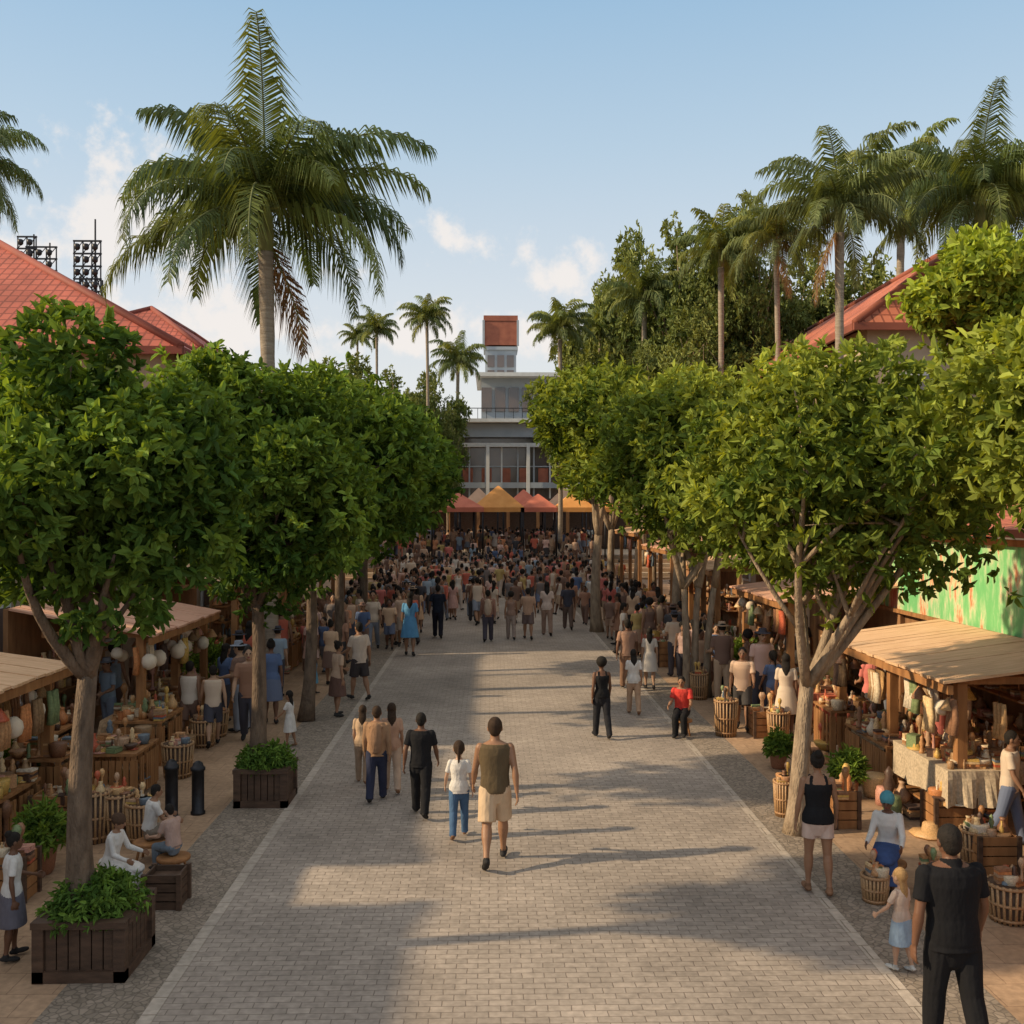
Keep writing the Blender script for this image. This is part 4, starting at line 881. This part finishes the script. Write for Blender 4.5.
figure('standing_woman',338,716,640,P['w_skirt'],skM,hrK,(.58,.4,.28),(.16,.09,.07),shoeK,rz=-50)
figure('standing_man',360,700,622,P['m_shorts'],skM,hrK,(.64,.52,.42),(.06,.05,.05),shoeK,rz=40)
figure('standing_woman',315,694,655,P['w_dress'],skM,hrK,(.16,.4,.58),BLK,shoeK,rz=-80)
figure('walking_woman',410,656,592,P['w_dress'],skM,hrK,(.12,.32,.55),BLK,shoeK)
figure('walking_man',438,638,585,P['man_black'],skB,hrK,(.02,.025,.04),(.02,.02,.03),shoeK)
figure('walking_man',488,642,590,P['m_long'],skB,hrK,(.34,.19,.14),(.08,.07,.09),shoeK,ext=(.52,.4,.3))
figure('walking_man',391,641,601,P['m_shorts'],skM,hrK,(.52,.52,.08),(.1,.26,.1),shoeK)
figure('walking_woman',511,640,591,P['w_tank2'],skM,hrK,(.34,.22,.17),(.36,.28,.24),shoeK)
figure('walking_man',528,640,588,P['m_shorts'],skM,hrK,(.5,.32,.22),(.18,.13,.12),shoeK)
figure('walking_woman',547,636,582,P['w_long'],skM,hrK,(.68,.54,.46),(.36,.24,.18),shoeK)
figure('walking_man',568,630,582,P['man_black'],skB,hrK,(.07,.07,.09),(.16,.11,.09),shoeK)
figure('walking_man',473,622,578,P['man_black'],skB,hrK,(.18,.1,.07),(.08,.08,.09),shoeK)
figure('walking_woman',453,620,580,P['w_dress'],skM,hrK,(.66,.4,.34),BLK,shoeK)
def stool(x,y,h):
    b=MB(); b.lathe((x,y,h-.05),[(.17,0),(.19,.01),(.19,.045),(.17,.05)],M['wood'],n=16)
    for k in range(4):
        a=math.pi/4+k*math.pi/2; b.tube([(x+.12*math.cos(a),y+.12*math.sin(a),h-.05),(x+.17*math.cos(a),y+.17*math.sin(a),.0)],[.018,.016],M['wood'],n=6)
    b.obj('wooden_stool')
def seated(name,px,foot,P_,hgt,rz,**k):
    o=figure(name,px,foot,0,P_,rz=rz,hscale=hgt,**k); s=o.scale[0]
    stool(o.location.x,o.location.y,max(.15,P_[2]*s+.012)); return o
seated('seated_woman',892,893,P['sit_scarf'],1.12,150,skin=skB,top=WHT,bot=(.06,.1,.24),ext=(.1,.33,.4))
seated('seated_woman',683,736,P['sit'],1.12,160,skin=skM,top=(.7,.07,.055),bot=BLK)
seated('seated_child',152,858,P['sit'],.9,-60,skin=skM,top=WHT,bot=(.3,.25,.2))
seated('seated_child',176,872,P['sit'],.8,60,skin=skL,top=(.52,.36,.3),bot=(.2,.25,.3))
seated('seated_woman',114,898,P['sit_scarf'],.95,-100,skin=skM,top=WHT,bot=WHT,ext=(.1,.06,.04))
seated('seated_vendor',735,700,P['sit'],1.15,100,skin=skB,top=(.4,.25,.2),bot=BLK)
crowd_top=randcloth('crowd_tops',[(.68,.61,.53),(.06,.06,.07),(.55,.14,.09),(.62,.41,.26),(.1,.15,.28),(.64,.44,.31),(.3,.16,.1),(.66,.29,.15),(.3,.38,.46),(.2,.17,.16),(.64,.51,.39),(.42,.22,.14),(.62,.18,.15),(.68,.45,.38),(.5,.37,.14),(.2,.12,.09)])
crowd_bot=randcloth('crowd_bottoms',[(.06,.06,.08),(.14,.17,.26),(.48,.34,.23),(.2,.12,.09),(.35,.22,.15),(.05,.045,.045),(.52,.43,.36),(.25,.28,.34)])
crowd_skin=randcloth('crowd_skin',[(.16,.075,.042),(.33,.175,.1),(.42,.25,.155),(.25,.13,.075)],.55)
cm=[P[k] for k in ('man_black','w_long','m_long','w_dress','w_skirt','m_shorts','w_tank2','m_hat','man_vest','girl')]
crowd=empty('crowd_of_people')
def cadd(x,y,z=0.01,h=None,rz=None):
    m,zt,_=random.choice(cm); o=bpy.data.objects.new('person',m); COL.objects.link(o); o.parent=crowd
    setmats(o,(crowd_skin,hrK,crowd_top,crowd_bot,shoeK,eye,lip,crowd_bot))
    s=(h or random.uniform(1.45,1.82))/zt; o.scale=(s,s,s); o.location=(x,y,z); o.rotation_euler=(0,0,random.choice((0,0,math.pi,random.uniform(0,6.28)))+random.uniform(-.5,.5) if rz is None else rz)
pts=[]
def far_ok(x,y,d=.5):
    for a,c in pts:
        if (a-x)**2+(c-y)**2<d*d: return False
    return True
def scatter(n,x0,x1,y0,y1,zf=lambda y:.01,d=.5):
    c=0;t=0
    while c<n and t<n*30:
        t+=1; x=random.uniform(x0,x1);y=random.uniform(y0,y1)
        if far_ok(x,y,d): pts.append((x,y)); cadd(x,y,zf(y)); c+=1
scatter(16,-2.6,3.4,37,42); scatter(60,-5,5.5,42,50); scatter(130,-6.5,7,50,62,d=.45)
tz=lambda y: min(6,max(0,int((y-62)/.9)+1))*.24+.0
scatter(110,-7,7,62.2,69,tz,.4); scatter(60,-8,8,69,76,lambda y:1.45,.5)
scatter(16,-5.4,-3.6,24,30); scatter(48,-5.5,-2.3,30,42); scatter(26,3.8,5.6,27,40); scatter(12,4.6,5.6,18,27,d=.6); scatter(8,-5.5,-4.2,17,24,d=.6)
scatter(10,-7.6,-6.9,10,24,d=.6); scatter(10,6.9,7.6,13,26,d=.6)
for (px,py) in ((215,745),(240,700),(1015,850),(775,725),(930,760),(20,770),(205,690),(650,690),(610,640),(585,625),(325,672),(700,680)):
    x,y=G(px,py); cadd(x,y,.012,1.45)
